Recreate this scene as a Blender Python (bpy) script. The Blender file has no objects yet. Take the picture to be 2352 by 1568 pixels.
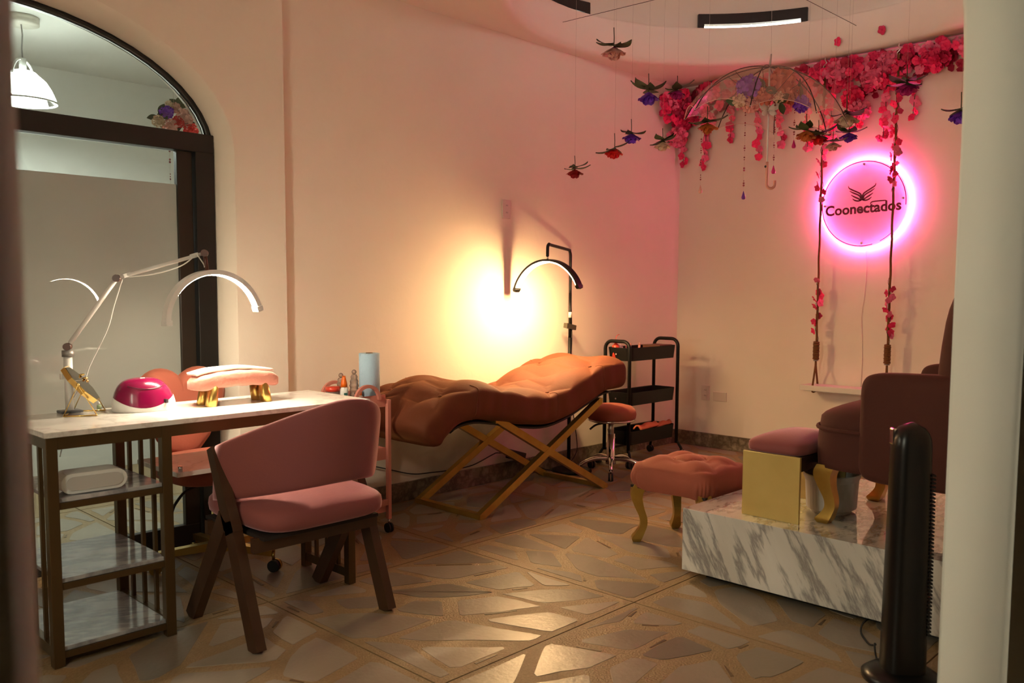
import bpy, bmesh, math, random
from mathutils import Vector, Matrix
R = math.radians
random.seed(7)
scene = bpy.context.scene
col = scene.collection
PI = math.pi

# ------------------------------------------------------------------ camera
cam = bpy.data.cameras.new('camera')
cam.sensor_width = 36.0
cam.lens = 36.0 * 1970.0 / 2352.0
cam.shift_y = 44.0 / 2352.0
cam.clip_start = 0.02
cam.dof.use_dof = True
cam.dof.focus_distance = 4.3
cam.dof.aperture_fstop = 4.5
camo = bpy.data.objects.new('camera', cam)
col.objects.link(camo)
yaw, pitch, roll = R(44.225), R(4.5277), R(-0.22)
F = Vector((math.cos(yaw)*math.cos(pitch), math.sin(yaw)*math.cos(pitch), -math.sin(pitch)))
RT = Vector((math.sin(yaw), -math.cos(yaw), 0)); UP = RT.cross(F)
R2 = RT*math.cos(roll) - UP*math.sin(roll); U2 = UP*math.cos(roll) + RT*math.sin(roll)
M = Matrix((R2, U2, -F)).transposed().to_4x4(); M.translation = Vector((0, 0, 1.2))
camo.matrix_world = M
scene.camera = camo

# ------------------------------------------------------------------ world, light, exposure
w = bpy.data.worlds.new('world'); scene.world = w; w.use_nodes = True
w.node_tree.nodes['Background'].inputs[0].default_value = (0.95, 0.95, 0.92, 1)
w.node_tree.nodes['Background'].inputs[1].default_value = 4.0
scene.view_settings.view_transform = 'Standard'
scene.view_settings.look = 'None'
scene.view_settings.gamma = 1.0
scene.view_settings.use_curve_mapping = False
scene.view_settings.exposure = 1.57
scene.cycles.max_bounces = 6
scene.cycles.diffuse_bounces = 4
scene.cycles.glossy_bounces = 3
scene.cycles.transmission_bounces = 4
scene.cycles.transparent_max_bounces = 14
scene.cycles.use_adaptive_sampling = True
scene.cycles.adaptive_threshold = 0.12
scene.cycles.adaptive_min_samples = 16
scene.cycles.caustics_reflective = False
scene.cycles.caustics_refractive = False
scene.cycles.sample_clamp_indirect = 6.0

def lamp(name, kind, loc, power, colr, **kw):
    l = bpy.data.lights.new(name, kind); l.energy = power; l.color = colr
    for k, v in kw.items(): setattr(l, k, v)
    o = bpy.data.objects.new(name, l); col.objects.link(o); o.location = loc
    return o
# grey evening daylight from the window in the left wall of the salon
a = lamp('left_window_light', 'AREA', (-0.56, 1.25, 1.5), 12.5, (1.0, 0.98, 0.76), shape='RECTANGLE', size=1.1, size_y=1.0)
a.rotation_euler = (0, R(-90), R(-22))
LED_WARM, LED_DESK, NEON = (1.0, 0.63, 0.28), (1.0, 0.84, 0.60), (1.0, 0.055, 0.27)
FLOOR_LAMP_E, DESK_LAMP_E, NEON_E, PENDANT_W = 165.0, 125.0, 34.0, 29.0

# ------------------------------------------------------------------ materials
def pm(name, colr, rough=0.5, metal=0.0, spec=None, sheen=0.0, sheen_tint=None, coat=0.0, noise=None, bump=None,
       emit=None, estr=0.0, rand=0.0, rough_noise=0.0, trans=0.0, ior=None):
    m = bpy.data.materials.new(name); m.use_nodes = True
    nt = m.node_tree; b = nt.nodes['Principled BSDF']; L = nt.links.new
    c4 = (*colr, 1)
    b.inputs['Base Color'].default_value = c4
    b.inputs['Roughness'].default_value = rough
    b.inputs['Metallic'].default_value = metal
    if spec is not None: b.inputs['Specular IOR Level'].default_value = spec
    if ior: b.inputs['IOR'].default_value = ior
    if trans: b.inputs['Transmission Weight'].default_value = trans
    if sheen:
        b.inputs['Sheen Weight'].default_value = sheen
        b.inputs['Sheen Roughness'].default_value = 0.35
        b.inputs['Sheen Tint'].default_value = (*(sheen_tint or colr), 1)
    if coat:
        b.inputs['Coat Weight'].default_value = coat; b.inputs['Coat Roughness'].default_value = 0.05
    if emit:
        b.inputs['Emission Color'].default_value = (*emit, 1); b.inputs['Emission Strength'].default_value = estr
    tc = nt.nodes.new('ShaderNodeTexCoord')
    src = None
    if noise:
        sc, amt, c2 = noise[:3]
        n = nt.nodes.new('ShaderNodeTexNoise'); n.inputs['Scale'].default_value = sc; n.inputs['Detail'].default_value = 5
        L(tc.outputs['Object'], n.inputs['Vector'])
        rp = nt.nodes.new('ShaderNodeValToRGB')
        rp.color_ramp.elements[0].position = 0.5 - 0.5*amt*0.5; rp.color_ramp.elements[1].position = 0.5 + 0.5*amt*0.5
        rp.color_ramp.elements[0].color = c4; rp.color_ramp.elements[1].color = (*c2, 1)
        L(n.outputs['Fac'], rp.inputs['Fac']); src = rp.outputs['Color']
    if rand:
        oi = nt.nodes.new('ShaderNodeObjectInfo'); hv = nt.nodes.new('ShaderNodeHueSaturation')
        mr = nt.nodes.new('ShaderNodeMapRange'); mr.inputs['To Min'].default_value = 1-rand; mr.inputs['To Max'].default_value = 1+rand
        L(oi.outputs['Random'], mr.inputs['Value']); L(mr.outputs['Result'], hv.inputs['Value'])
        if src: L(src, hv.inputs['Color'])
        else: hv.inputs['Color'].default_value = c4
        src = hv.outputs['Color']
    if src: L(src, b.inputs['Base Color'])
    if rough_noise:
        n = nt.nodes.new('ShaderNodeTexNoise'); n.inputs['Scale'].default_value = 9; n.inputs['Detail'].default_value = 4
        L(tc.outputs['Object'], n.inputs['Vector'])
        mr = nt.nodes.new('ShaderNodeMapRange'); mr.inputs['To Min'].default_value = rough-rough_noise; mr.inputs['To Max'].default_value = rough+rough_noise
        L(n.outputs['Fac'], mr.inputs['Value']); L(mr.outputs['Result'], b.inputs['Roughness'])
    if bump:
        n = nt.nodes.new('ShaderNodeTexNoise'); n.inputs['Scale'].default_value = bump[0]; n.inputs['Detail'].default_value = 6
        L(tc.outputs['Object'], n.inputs['Vector'])
        bp = nt.nodes.new('ShaderNodeBump'); bp.inputs['Strength'].default_value = bump[1]; bp.inputs['Distance'].default_value = 0.01
        L(n.outputs['Fac'], bp.inputs['Height']); L(bp.outputs['Normal'], b.inputs['Normal'])
    return m

def marble_mat(name, base, vein, rough, scale=2.0, rot=(0.3, 0.9, 0.5), stretch=(1, 1, 1), sharp=0.07, coat=0.0):
    m = bpy.data.materials.new(name); m.use_nodes = True
    nt = m.node_tree; b = nt.nodes['Principled BSDF']; L = nt.links.new
    tc = nt.nodes.new('ShaderNodeTexCoord'); mp = nt.nodes.new('ShaderNodeMapping')
    mp.inputs['Rotation'].default_value = rot; mp.inputs['Scale'].default_value = stretch
    mp.inputs['Scale'].default_value = (1, 1, 1); L(tc.outputs['Object'], mp.inputs['Vector'])
    mp2 = nt.nodes.new('ShaderNodeMapping'); mp2.inputs['Scale'].default_value = stretch; L(mp.outputs['Vector'], mp2.inputs['Vector']); mp = mp2
    n1 = nt.nodes.new('ShaderNodeTexNoise'); n1.inputs['Scale'].default_value = scale*1.3; n1.inputs['Detail'].default_value = 7; n1.inputs['Roughness'].default_value = 0.62
    L(mp.outputs['Vector'], n1.inputs['Vector'])
    n2 = nt.nodes.new('ShaderNodeTexNoise'); n2.inputs['Scale'].default_value = scale*0.7; n2.inputs['Detail'].default_value = 5
    L(mp.outputs['Vector'], n2.inputs['Vector'])
    s = nt.nodes.new('ShaderNodeMath'); s.operation = 'SUBTRACT'; s.inputs[1].default_value = 0.5; L(n1.outputs['Fac'], s.inputs[0])
    ab = nt.nodes.new('ShaderNodeMath'); ab.operation = 'ABSOLUTE'; L(s.outputs[0], ab.inputs[0])
    r1 = nt.nodes.new('ShaderNodeValToRGB'); r1.color_ramp.elements[0].position = 0.0; r1.color_ramp.elements[1].position = sharp
    r1.color_ramp.elements[0].color = (*vein, 1); r1.color_ramp.elements[1].color = (*base, 1)
    L(ab.outputs[0], r1.inputs['Fac'])
    r2 = nt.nodes.new('ShaderNodeValToRGB'); r2.color_ramp.elements[0].position = 0.42; r2.color_ramp.elements[1].position = 0.62
    r2.color_ramp.elements[0].color = (*[0.5*(x+y) for x, y in zip(base, vein)], 1); r2.color_ramp.elements[1].color = (1, 1, 1, 1)
    L(n2.outputs['Fac'], r2.inputs['Fac'])
    mx = nt.nodes.new('ShaderNodeMix'); mx.data_type = 'RGBA'; mx.blend_type = 'MULTIPLY'; mx.inputs[0].default_value = 0.5
    L(r1.outputs['Color'], mx.inputs[6]); L(r2.outputs['Color'], mx.inputs[7])
    L(mx.outputs[2], b.inputs['Base Color'])
    b.inputs['Roughness'].default_value = rough
    if coat:
        b.inputs['Coat Weight'].default_value = 1.0; b.inputs['Coat IOR'].default_value = coat; b.inputs['Coat Roughness'].default_value = 0.02
    return m

def glass_mat(name, tint=(1, 1, 1), refl=1.5, rough=0.0, body=None, bodyfac=0.0, translucent=0.5, fixed=None):
    m = bpy.data.materials.new(name); m.use_nodes = True
    nt = m.node_tree; nt.nodes.clear(); L = nt.links.new
    out = nt.nodes.new('ShaderNodeOutputMaterial')
    fr = nt.nodes.new('ShaderNodeFresnel'); fr.inputs['IOR'].default_value = refl
    gl = nt.nodes.new('ShaderNodeBsdfGlossy'); gl.inputs['Roughness'].default_value = rough
    tr = nt.nodes.new('ShaderNodeBsdfTransparent'); tr.inputs['Color'].default_value = (*tint, 1)
    under = tr.outputs[0]
    if body:
        df = nt.nodes.new('ShaderNodeBsdfDiffuse'); df.inputs['Color'].default_value = (*body, 1)
        tl = nt.nodes.new('ShaderNodeBsdfTranslucent'); tl.inputs['Color'].default_value = (*body, 1)
        mb = nt.nodes.new('ShaderNodeMixShader'); mb.inputs[0].default_value = translucent
        L(df.outputs[0], mb.inputs[1]); L(tl.outputs[0], mb.inputs[2])
        m2 = nt.nodes.new('ShaderNodeMixShader'); m2.inputs[0].default_value = bodyfac
        L(tr.outputs[0], m2.inputs[1]); L(mb.outputs[0], m2.inputs[2]); under = m2.outputs[0]
    mx = nt.nodes.new('ShaderNodeMixShader')
    if fixed is None: L(fr.outputs[0], mx.inputs[0])
    else: mx.inputs[0].default_value = fixed
    L(under, mx.inputs[1]); L(gl.outputs[0], mx.inputs[2]); L(mx.outputs[0], out.inputs['Surface'])
    return m

def emis(name, colr, s):
    m = bpy.data.materials.new(name); m.use_nodes = True
    nt = m.node_tree; nt.nodes.clear()
    out = nt.nodes.new('ShaderNodeOutputMaterial'); e = nt.nodes.new('ShaderNodeEmission')
    e.inputs[0].default_value = (*colr, 1); e.inputs[1].default_value = s
    nt.links.new(e.outputs[0], out.inputs['Surface'])
    return m

wall_m = pm('cream_plaster', (0.88, 0.80, 0.69), 0.75, noise=(2.5, 1.0, (0.85, 0.765, 0.65)), bump=(22, 0.12))
ceil_m = pm('ceiling_plaster', (0.86, 0.77, 0.66), 0.8, bump=(14, 0.12))
front_m = pm('front_wall_plaster', (0.78, 0.76, 0.68), 0.75, noise=(1.6, 1.0, (0.72, 0.70, 0.61)), bump=(26, 0.12))
mortar_m = pm('terrazzo_mortar', (0.36, 0.25, 0.13), 0.45, noise=(160, 1.2, (0.22, 0.145, 0.068)), bump=(140, 0.35), rough_noise=0.12)
joint_m = pm('dark_joint', (0.06, 0.045, 0.03), 0.6)
stone_m = pm('floor_marble', (0.225, 0.190, 0.148), 0.34, noise=(4, 1.9, (0.28, 0.235, 0.18)), rand=0.30, rough_noise=0.08, bump=(55, 0.10))
sliver_m = pm('dark_sliver', (0.11, 0.065, 0.03), 0.4, rand=0.4)
base_m = marble_mat('baseboard_marble', (0.36, 0.30, 0.22), (0.16, 0.12, 0.08), 0.4, scale=9, sharp=0.12)
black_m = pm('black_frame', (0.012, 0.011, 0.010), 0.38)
blackmetal_m = pm('black_powder_coat', (0.004, 0.004, 0.004), 0.45, spec=.3)
blackplastic_m = pm('black_plastic', (0.003, 0.003, 0.0035), 0.30, spec=.35)
rubber_m = pm('rubber', (0.012, 0.012, 0.012), 0.55)
frost_m = glass_mat('frosted_film_glass', (1, 1, 1), 1.55, 0.015, (0.60, 0.62, 0.57), 1.0, 0.42)
clear_m = glass_mat('clear_glass', (0.93, 0.96, 0.94), 1.45, 0.0)
desktop_m = marble_mat('desk_marble', (0.88, 0.86, 0.82), (0.70, 0.66, 0.62), 0.05, scale=2.2, sharp=0.03)
shelf_m = marble_mat('shelf_marble', (0.62, 0.62, 0.64), (0.33, 0.33, 0.36), 0.12, scale=3.0, stretch=(1, 3, 1), rot=(0, 0, 0.4), sharp=0.09)
plat_m = marble_mat('platform_marble', (0.78, 0.77, 0.72), (0.34, 0.335, 0.33), 0.06, scale=2.3, stretch=(1.2, 2.6, 0.50), rot=(0.52, 0.0, 0.0), sharp=0.05, coat=1.9)
bronze_m = pm('bronze_paint', (0.115, 0.070, 0.028), 0.38, metal=0.55)
gold_m = pm('brushed_gold', (0.62, 0.43, 0.13), 0.30, metal=1.0, noise=(7, 1.2, (0.50, 0.34, 0.09)))
goldleaf_m = pm('gold_paint', (0.58, 0.40, 0.10), 0.34, metal=0.85, noise=(14, 1.0, (0.46, 0.30, 0.07)))
goldpanel_m = pm('gold_panel', (0.76, 0.57, 0.20), 0.30, metal=0.35, noise=(4.5, 0.8, (0.64, 0.47, 0.15)))
goldbright_m = pm('polished_gold', (0.85, 0.62, 0.22), 0.14, metal=1.0)
chrome_m = pm('chrome', (0.72, 0.70, 0.68), 0.10, metal=1.0)
steel_m = pm('brushed_steel', (0.50, 0.48, 0.45), 0.32, metal=1.0)
wood_m = pm('dark_walnut', (0.045, 0.018, 0.008), 0.38, noise=(9, 1.0, (0.080, 0.034, 0.014)))
velvet_m = pm('rose_velvet', (0.24, 0.066, 0.068), 0.85, sheen=0.95, sheen_tint=(0.95, 0.58, 0.64), noise=(6, 0.9, (0.26, 0.070, 0.060)), bump=(120, 0.06))
velvet2_m = pm('coral_velvet', (0.30, 0.080, 0.045), 0.85, sheen=0.4, sheen_tint=(0.95, 0.5, 0.4), noise=(7, 0.9, (0.34, 0.085, 0.050)), bump=(110, 0.06))
bed_m = pm('terracotta_velvet', (0.135, 0.029, 0.004), 0.80, sheen=0.18, sheen_tint=(1.0, 0.40, 0.08), noise=(5, 0.9, (0.12, 0.025, 0.004)), bump=(90, 0.08))
arm_m = pm('armchair_velvet', (0.070, 0.014, 0.007), 0.85, sheen=0.18, sheen_tint=(0.9, 0.36, 0.24), noise=(6, 0.9, (0.065, 0.013, 0.007)), bump=(110, 0.06))
white_m = pm('white_plastic', (0.78, 0.78, 0.76), 0.30)
offwhite_m = pm('white_paint', (0.74, 0.70, 0.62), 0.45)
alu_m = pm('white_aluminium', (0.80, 0.79, 0.77), 0.35)
grey_m = pm('grey_joint', (0.30, 0.29, 0.28), 0.4, metal=0.4)
brownjoint_m = pm('brown_joint', (0.10, 0.035, 0.025), 0.35)
magenta_m = pm('magenta_gloss', (0.22, 0.003, 0.050), 0.22, coat=0.3)
darkslot_m = pm('dark_port', (0.02, 0.012, 0.02), 0.5)
towel_m = pm('white_towel', (0.86, 0.84, 0.80), 0.9, bump=(200, 0.3))
paper_m = pm('blue_paper_roll', (0.46, 0.66, 0.84), 0.85, bump=(160, 0.35))
pinkmetal_m = pm('pink_painted_metal', (0.62, 0.235, 0.185), 0.42)
orange_m = pm('orange_plastic', (0.85, 0.16, 0.01), 0.35)
red_m = pm('red_plastic', (0.70, 0.06, 0.03), 0.35)
glassy_m = glass_mat('bottle_glass', (0.93, 0.88, 0.84), 1.5, 0.02, (0.75, 0.62, 0.56), 0.45, 0.5)
label_m = pm('bottle_label', (0.05, 0.20, 0.18), 0.5)
mirror_m = pm('mirror_glass', (0.30, 0.27, 0.22), 0.03, metal=1.0)
outlet_m = pm('outlet_plastic', (0.72, 0.62, 0.54), 0.4)
rope_m = pm('jute_rope', (0.22, 0.085, 0.025), 0.9, bump=(300, 0.6))
acryl_m = glass_mat('clear_acrylic', (1.0, 0.92, 0.96), 1.25, 0.05, (0.97, 0.93, 0.92), 0.50, 0.5)
ink_m = pm('maroon_print', (0.16, 0.005, 0.045), 0.5)
ringink_m = pm('magenta_print', (0.35, 0.004, 0.13), 0.5)
neon_m = emis('neon_tube', NEON, NEON_E)
neoncore_m = neon_m
ledw_m = emis('warm_led', LED_WARM, FLOOR_LAMP_E)
ledd_m = emis('desk_led', LED_DESK, DESK_LAMP_E)
pvc_m = glass_mat('clear_pvc', (0.97, 0.94, 0.92), 1.10, 0.15, (0.84, 0.72, 0.64), 0.22, 0.6, fixed=0.05)
leaf_m = pm('silk_leaf', (0.030, 0.060, 0.018), 0.55, rand=0.35, noise=(20, 1.0, (0.055, 0.085, 0.028)))
stem_m = pm('green_stem', (0.035, 0.060, 0.020), 0.6)
thread_m = pm('nylon_thread', (0.55, 0.45, 0.38), 0.4)
wire_m = pm('rusty_wire', (0.10, 0.05, 0.03), 0.6)
def petal_mat(name, c, rnd=0.25, sh=0.3): return pm(name, c, 0.6, sheen=sh, sheen_tint=c, rand=rnd)
blos_m = petal_mat('hot_pink_petal', (0.80, 0.022, 0.125), 0.3)
blos2_m = petal_mat('pale_pink_petal', (0.86, 0.16, 0.30), 0.2)
blosd_m = petal_mat('deep_pink_petal', (0.36, 0.008, 0.045), 0.3)
P_red = petal_mat('red_petal', (0.75, 0.015, 0.015)); P_dred = petal_mat('dark_red_petal', (0.40, 0.010, 0.015))
P_pur = petal_mat('purple_petal', (0.20, 0.04, 0.55)); P_cream = petal_mat('cream_petal', (0.78, 0.58, 0.42), 0.12)
P_pink = petal_mat('blush_petal', (0.80, 0.42, 0.36), 0.15); P_org = petal_mat('amber_petal', (0.62, 0.16, 0.03))
P_mag = petal_mat('magenta_petal', (0.40, 0.010, 0.17)); P_cor = petal_mat('coral_petal', (0.75, 0.20, 0.12))
drop_mag = pm('magenta_drop', (0.65, 0.01, 0.20), 0.08, coat=1.0); drop_pur = pm('purple_drop', (0.16, 0.03, 0.34), 0.08, coat=1.0)
drop_clr = pm('blush_drop', (0.75, 0.36, 0.32), 0.08, coat=1.0); bead_m = pm('mixed_beads', (0.45, 0.02, 0.07), 0.2, noise=(60, 1.0, (0.20, 0.12, 0.08)))
butter_m = pm('white_butterfly', (0.82, 0.72, 0.66), 0.7)
towelcoral_m = pm('coral_towel', (0.62, 0.17, 0.09), 0.95, bump=(150, 0.4))
shade_m = glass_mat('pendant_shade', (1, 1, 1), 1.4, 0.1, (0.86, 0.87, 0.85), 0.96, 0.30)
bulb_m = emis('pendant_bulb', (0.92, 1.0, 0.93), 60.0)
led_blue_m = emis('blue_led', (0.05, 0.12, 1.0), 4.0)
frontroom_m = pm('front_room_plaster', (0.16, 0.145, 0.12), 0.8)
nextwall_m = pm('next_room_plaster', (0.74, 0.73, 0.69), 0.8)

# ------------------------------------------------------------------ mesh builder
class MB:
    def __init__(s): s.v = []; s.f = []; s.sm = []
    def add(s, vs, fs, smooth=False):
        o = len(s.v); s.v += [Vector(p) for p in vs]
        for f in fs: s.f.append(tuple(i+o for i in f)); s.sm.append(smooth)
        return s
    def box(s, c, size, rot=None, bev=0.0):
        hx, hy, hz = [x/2 for x in size]; c = Vector(c)
        if bev <= 0 or min(hx, hy, hz) <= bev*1.01:
            vs = [Vector((x, y, z)) for x in (-hx, hx) for y in (-hy, hy) for z in (-hz, hz)]
            fs = [(0,1,3,2),(4,6,7,5),(0,4,5,1),(2,3,7,6),(0,2,6,4),(1,5,7,3)]
        else:
            b = bev; vs = []; fs = []
            bm = bmesh.new(); bmesh.ops.create_cube(bm, size=1.0)
            for v in bm.verts: v.co = Vector((v.co.x*hx*2, v.co.y*hy*2, v.co.z*hz*2))
            bmesh.ops.bevel(bm, geom=list(bm.edges), offset=b, segments=2, affect='EDGES', profile=0.6)
            bm.verts.ensure_lookup_table(); bm.verts.index_update()
            vs = [v.co.copy() for v in bm.verts]; fs = [tuple(v.index for v in f.verts) for f in bm.faces]; bm.free()
        if rot is not None: vs = [rot @ v for v in vs]
        return s.add([v+c for v in vs], fs, False)
    def bar(s, p0, p1, w, h, up=(0, 0, 1), w1=None, h1=None):
        p0 = Vector(p0); p1 = Vector(p1); d = (p1-p0).normalized(); up = Vector(up)
        sx = d.cross(up)
        if sx.length < 1e-4: sx = d.cross(Vector((1, 0, 0)))
        sx.normalize(); sy = sx.cross(d).normalized()
        w1 = w1 or w; h1 = h1 or h; vs = []
        for p, a, b in ((p0, w, h), (p1, w1, h1)):
            for i, j in ((-1,-1),(1,-1),(1,1),(-1,1)): vs.append(p + sx*i*a/2 + sy*j*b/2)
        return s.add(vs, [(0,1,2,3),(7,6,5,4),(0,4,5,1),(1,5,6,2),(2,6,7,3),(3,7,4,0)])
    def tube(s, pts, r, n=8, closed=False, caps=True):
        pts = [Vector(p) for p in pts]; N = len(pts); rs = r if isinstance(r, (list, tuple)) else [r]*N
        vs = []; prev = None
        for i, p in enumerate(pts):
            if closed: d = pts[(i+1) % N] - pts[i-1]
            else: d = pts[min(i+1, N-1)] - pts[max(i-1, 0)]
            d.normalize()
            if prev is None:
                q = d.cross(Vector((0, 0, 1)))
                if q.length < 1e-3: q = d.cross(Vector((1, 0, 0)))
            else: q = prev - d*prev.dot(d)
            q.normalize(); prev = q; t = d.cross(q)
            for k in range(n):
                a = 2*PI*k/n; vs.append(p + (q*math.cos(a)+t*math.sin(a))*rs[i])
        fs = []
        for i in range(N if closed else N-1):
            for k in range(n):
                a = i*n+k; b = i*n+(k+1) % n; j = (i+1) % N
                fs.append((a, b, j*n+(k+1) % n, j*n+k))
        s.add(vs, fs, True)
        if caps and not closed:
            o = len(s.v)-len(vs)
            s.f.append(tuple(o+k for k in range(n-1, -1, -1))); s.sm.append(False)
            s.f.append(tuple(o+(N-1)*n+k for k in range(n))); s.sm.append(False)
        return s
    def lathe(s, prof, n=20, c=(0, 0, 0), mat=None, smooth=True, a0=0.0, a1=2*PI):
        c = Vector(c); full = abs(a1-a0-2*PI) < 1e-6; m = n if full else n+1
        vs = []
        for r_, z in prof:
            for k in range(m):
                a = a0+(a1-a0)*k/n; v = Vector((r_*math.cos(a), r_*math.sin(a), z))
                if mat is not None: v = mat @ v
                vs.append(v+c)
        fs = []
        for i in range(len(prof)-1):
            for k in range(n):
                k2 = (k+1) % m if full else k+1
                fs.append((i*m+k, i*m+k2, (i+1)*m+k2, (i+1)*m+k))
        return s.add(vs, fs, smooth)
    def grid(s, fn, nu, nv, smooth=True, closeu=False):
        vs = [fn(i/nu if not closeu else i/nu, j/nv) for i in range(nu if closeu else nu+1) for j in range(nv+1)]
        fs = []; m = nv+1; T = nu if closeu else nu+1
        for i in range(nu):
            for j in range(nv):
                i2 = (i+1) % T
                fs.append((i*m+j, i2*m+j, i2*m+j+1, i*m+j+1))
        return s.add(vs, fs, smooth)
    def prism(s, poly, mat, z0, z1, smooth=False):
        n = len(poly); vs = [mat @ Vector((x, y, z0)) for x, y in poly] + [mat @ Vector((x, y, z1)) for x, y in poly]
        fs = [tuple(range(n-1, -1, -1)), tuple(range(n, 2*n))] + [(i, (i+1) % n, n+(i+1) % n, n+i) for i in range(n)]
        return s.add(vs, fs, smooth)
    def ball(s, c, rx, ry=None, rz=None, n=12, mat=None):
        ry = ry or rx; rz = rz or rx
        prof = [(math.sin(PI*i/(n//2+2)), -math.cos(PI*i/(n//2+2))) for i in range(n//2+3)]
        S = Matrix.Diagonal((rx, ry, rz)); S = (mat @ S) if mat is not None else S
        return s.lathe([(max(a, 1e-4), b) for a, b in prof], n, c, S)
    def sup(s, c, size, e1=0.35, e2=0.35, n=28, m=14, crown=0.0, mat=None):
        c = Vector(c); hx, hy, hz = [x/2 for x in size]
        def p(x, e): return math.copysign(abs(x)**e, x)
        vs = []
        for j in range(m+1):
            ph = -PI/2 + PI*j/m
            for i in range(n):
                th = 2*PI*i/n
                v = Vector((hx*p(math.cos(ph), e1)*p(math.cos(th), e2), hy*p(math.cos(ph), e1)*p(math.sin(th), e2), hz*p(math.sin(ph), e1)))
                if crown and v.z > 0: v.z += crown*max(0, 1-(v.x/hx)**2)*max(0, 1-(v.y/hy)**2)
                if mat is not None: v = mat @ v
                vs.append(v+c)
        fs = [(j*n+i, j*n+(i+1) % n, (j+1)*n+(i+1) % n, (j+1)*n+i) for j in range(m) for i in range(n)]
        return s.add(vs, fs, True)
    def mesh(s, name, off=Vector((0, 0, 0))):
        me = bpy.data.meshes.new(name)
        me.from_pydata([v-off for v in s.v], [], s.f); me.update()
        me.polygons.foreach_set('use_smooth', s.sm)
        bm = bmesh.new(); bm.from_mesh(me)
        bmesh.ops.remove_doubles(bm, verts=bm.verts, dist=1e-6)
        bmesh.ops.recalc_face_normals(bm, faces=bm.faces)
        bm.to_mesh(me); bm.free()
        return me
    def build(s, name, mat, parent=None):
        if parent is None:
            mn = [min(v[i] for v in s.v) for i in range(3)]; mxx = [max(v[i] for v in s.v) for i in range(3)]
            off = Vector(((mn[0]+mxx[0])/2, (mn[1]+mxx[1])/2, mn[2]))
        else: off = wpos(parent)
        me = s.mesh(name, off); me.materials.append(mat)
        return link(name, me, parent, off if parent is None else (0, 0, 0))

def wpos(o):
    p = Vector((0, 0, 0))
    while o is not None: p += Vector(o.location); o = o.parent
    return p
def link(name, data, parent=None, loc=(0, 0, 0)):
    o = bpy.data.objects.new(name, data); col.objects.link(o); o.parent = parent; o.location = loc
    return o
def tag(o, label, cat, group=None):
    o['label'] = label; o['category'] = cat
    if group: o['group'] = group
    return o
def thing(name, loc, label, cat, group=None):
    return tag(link(name, None, None, loc), label, cat, group)
def struct(o): o['kind'] = 'structure'; return o
def box(name, c, size, mat, parent=None, bev=0.0, rot=None): return MB().box(c, size, rot, bev).build(name, mat, parent)
def tube(name, pts, r, mat, parent=None, n=8, closed=False): return MB().tube(pts, r, n, closed).build(name, mat, parent)
def arcpts(c, r, a0, a1, n, ex, ey):
    c = Vector(c); ex = Vector(ex); ey = Vector(ey)
    return [c + ex*r*math.cos(a0+(a1-a0)*i/n) + ey*r*math.sin(a0+(a1-a0)*i/n) for i in range(n+1)]
def smoothpts(pts, n=6):
    P = [Vector(p) for p in pts]; out = []
    for i in range(len(P)-1):
        p0 = P[max(i-1, 0)]; p1 = P[i]; p2 = P[i+1]; p3 = P[min(i+2, len(P)-1)]
        for k in range(n):
            t = k/n
            out.append(0.5*((2*p1)+(p2-p0)*t+(2*p0-5*p1+4*p2-p3)*t*t+(3*p1-p0-3*p2+p3)*t**3))
    out.append(P[-1]); return out
def interp(tab, x):
    if x <= tab[0][0]: return tab[0][1]
    for (a, b), (c, d) in zip(tab, tab[1:]):
        if x <= c:
            t = (x-a)/(c-a); t = t*t*(3-2*t)*0.5+t*0.5
            return b+(d-b)*t
    return tab[-1][1]
def copy_tree(o, parent=None):
    c = o.copy(); col.objects.link(c); c.parent = parent
    for ch in kids.get(o.name, []): copy_tree(ch, c)
    return c
kids = {}
def reg(o):
    kids[o.name] = list(o.children)
    for ch in o.children: reg(ch)

# ================================================================== STRUCTURE
YB, XC, H = 3.85, 5.85, 2.80
YA = 3.78                       # face of the arch wall
CX, CY, CR = 4.374, 2.359, 1.39  # round ceiling opening
# ---- floor: panels of mortar with broken marble pieces
fl = MB().box((2.1, 1.9, -0.06), (9.6, 9.0, 0.10)).build('floor', joint_m); struct(fl)
def clip(poly, a, b, c):
    out = []
    for i in range(len(poly)):
        p, q = poly[i], poly[(i+1) % len(poly)]
        dp = a*p[0]+b*p[1]-c; dq = a*q[0]+b*q[1]-c
        if dp <= 0: out.append(p)
        if (dp < 0 < dq) or (dq < 0 < dp):
            t = dp/(dp-dq); out.append((p[0]+(q[0]-p[0])*t, p[1]+(q[1]-p[1])*t))
    return out
def inset(poly, d):
    n = len(poly); ar = sum(poly[i][0]*poly[(i+1) % n][1]-poly[(i+1) % n][0]*poly[i][1] for i in range(n))
    if ar < 0: poly = poly[::-1]
    out = list(poly)
    for i in range(n):
        p, q = poly[i], poly[(i+1) % n]; ex, ey = q[0]-p[0], q[1]-p[1]; l = math.hypot(ex, ey)
        if l < 1e-6: continue
        nx, ny = ey/l, -ex/l
        dd = d*random.uniform(0.45, 1.7)
        out = clip(out, nx, ny, nx*p[0]+ny*p[1]-dd)
        if len(out) < 3: return []
    return out
def area(p): return abs(sum(p[i][0]*p[(i+1) % len(p)][1]-p[(i+1) % len(p)][0]*p[i][1] for i in range(len(p))))/2
rf = random.Random(21)
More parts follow.
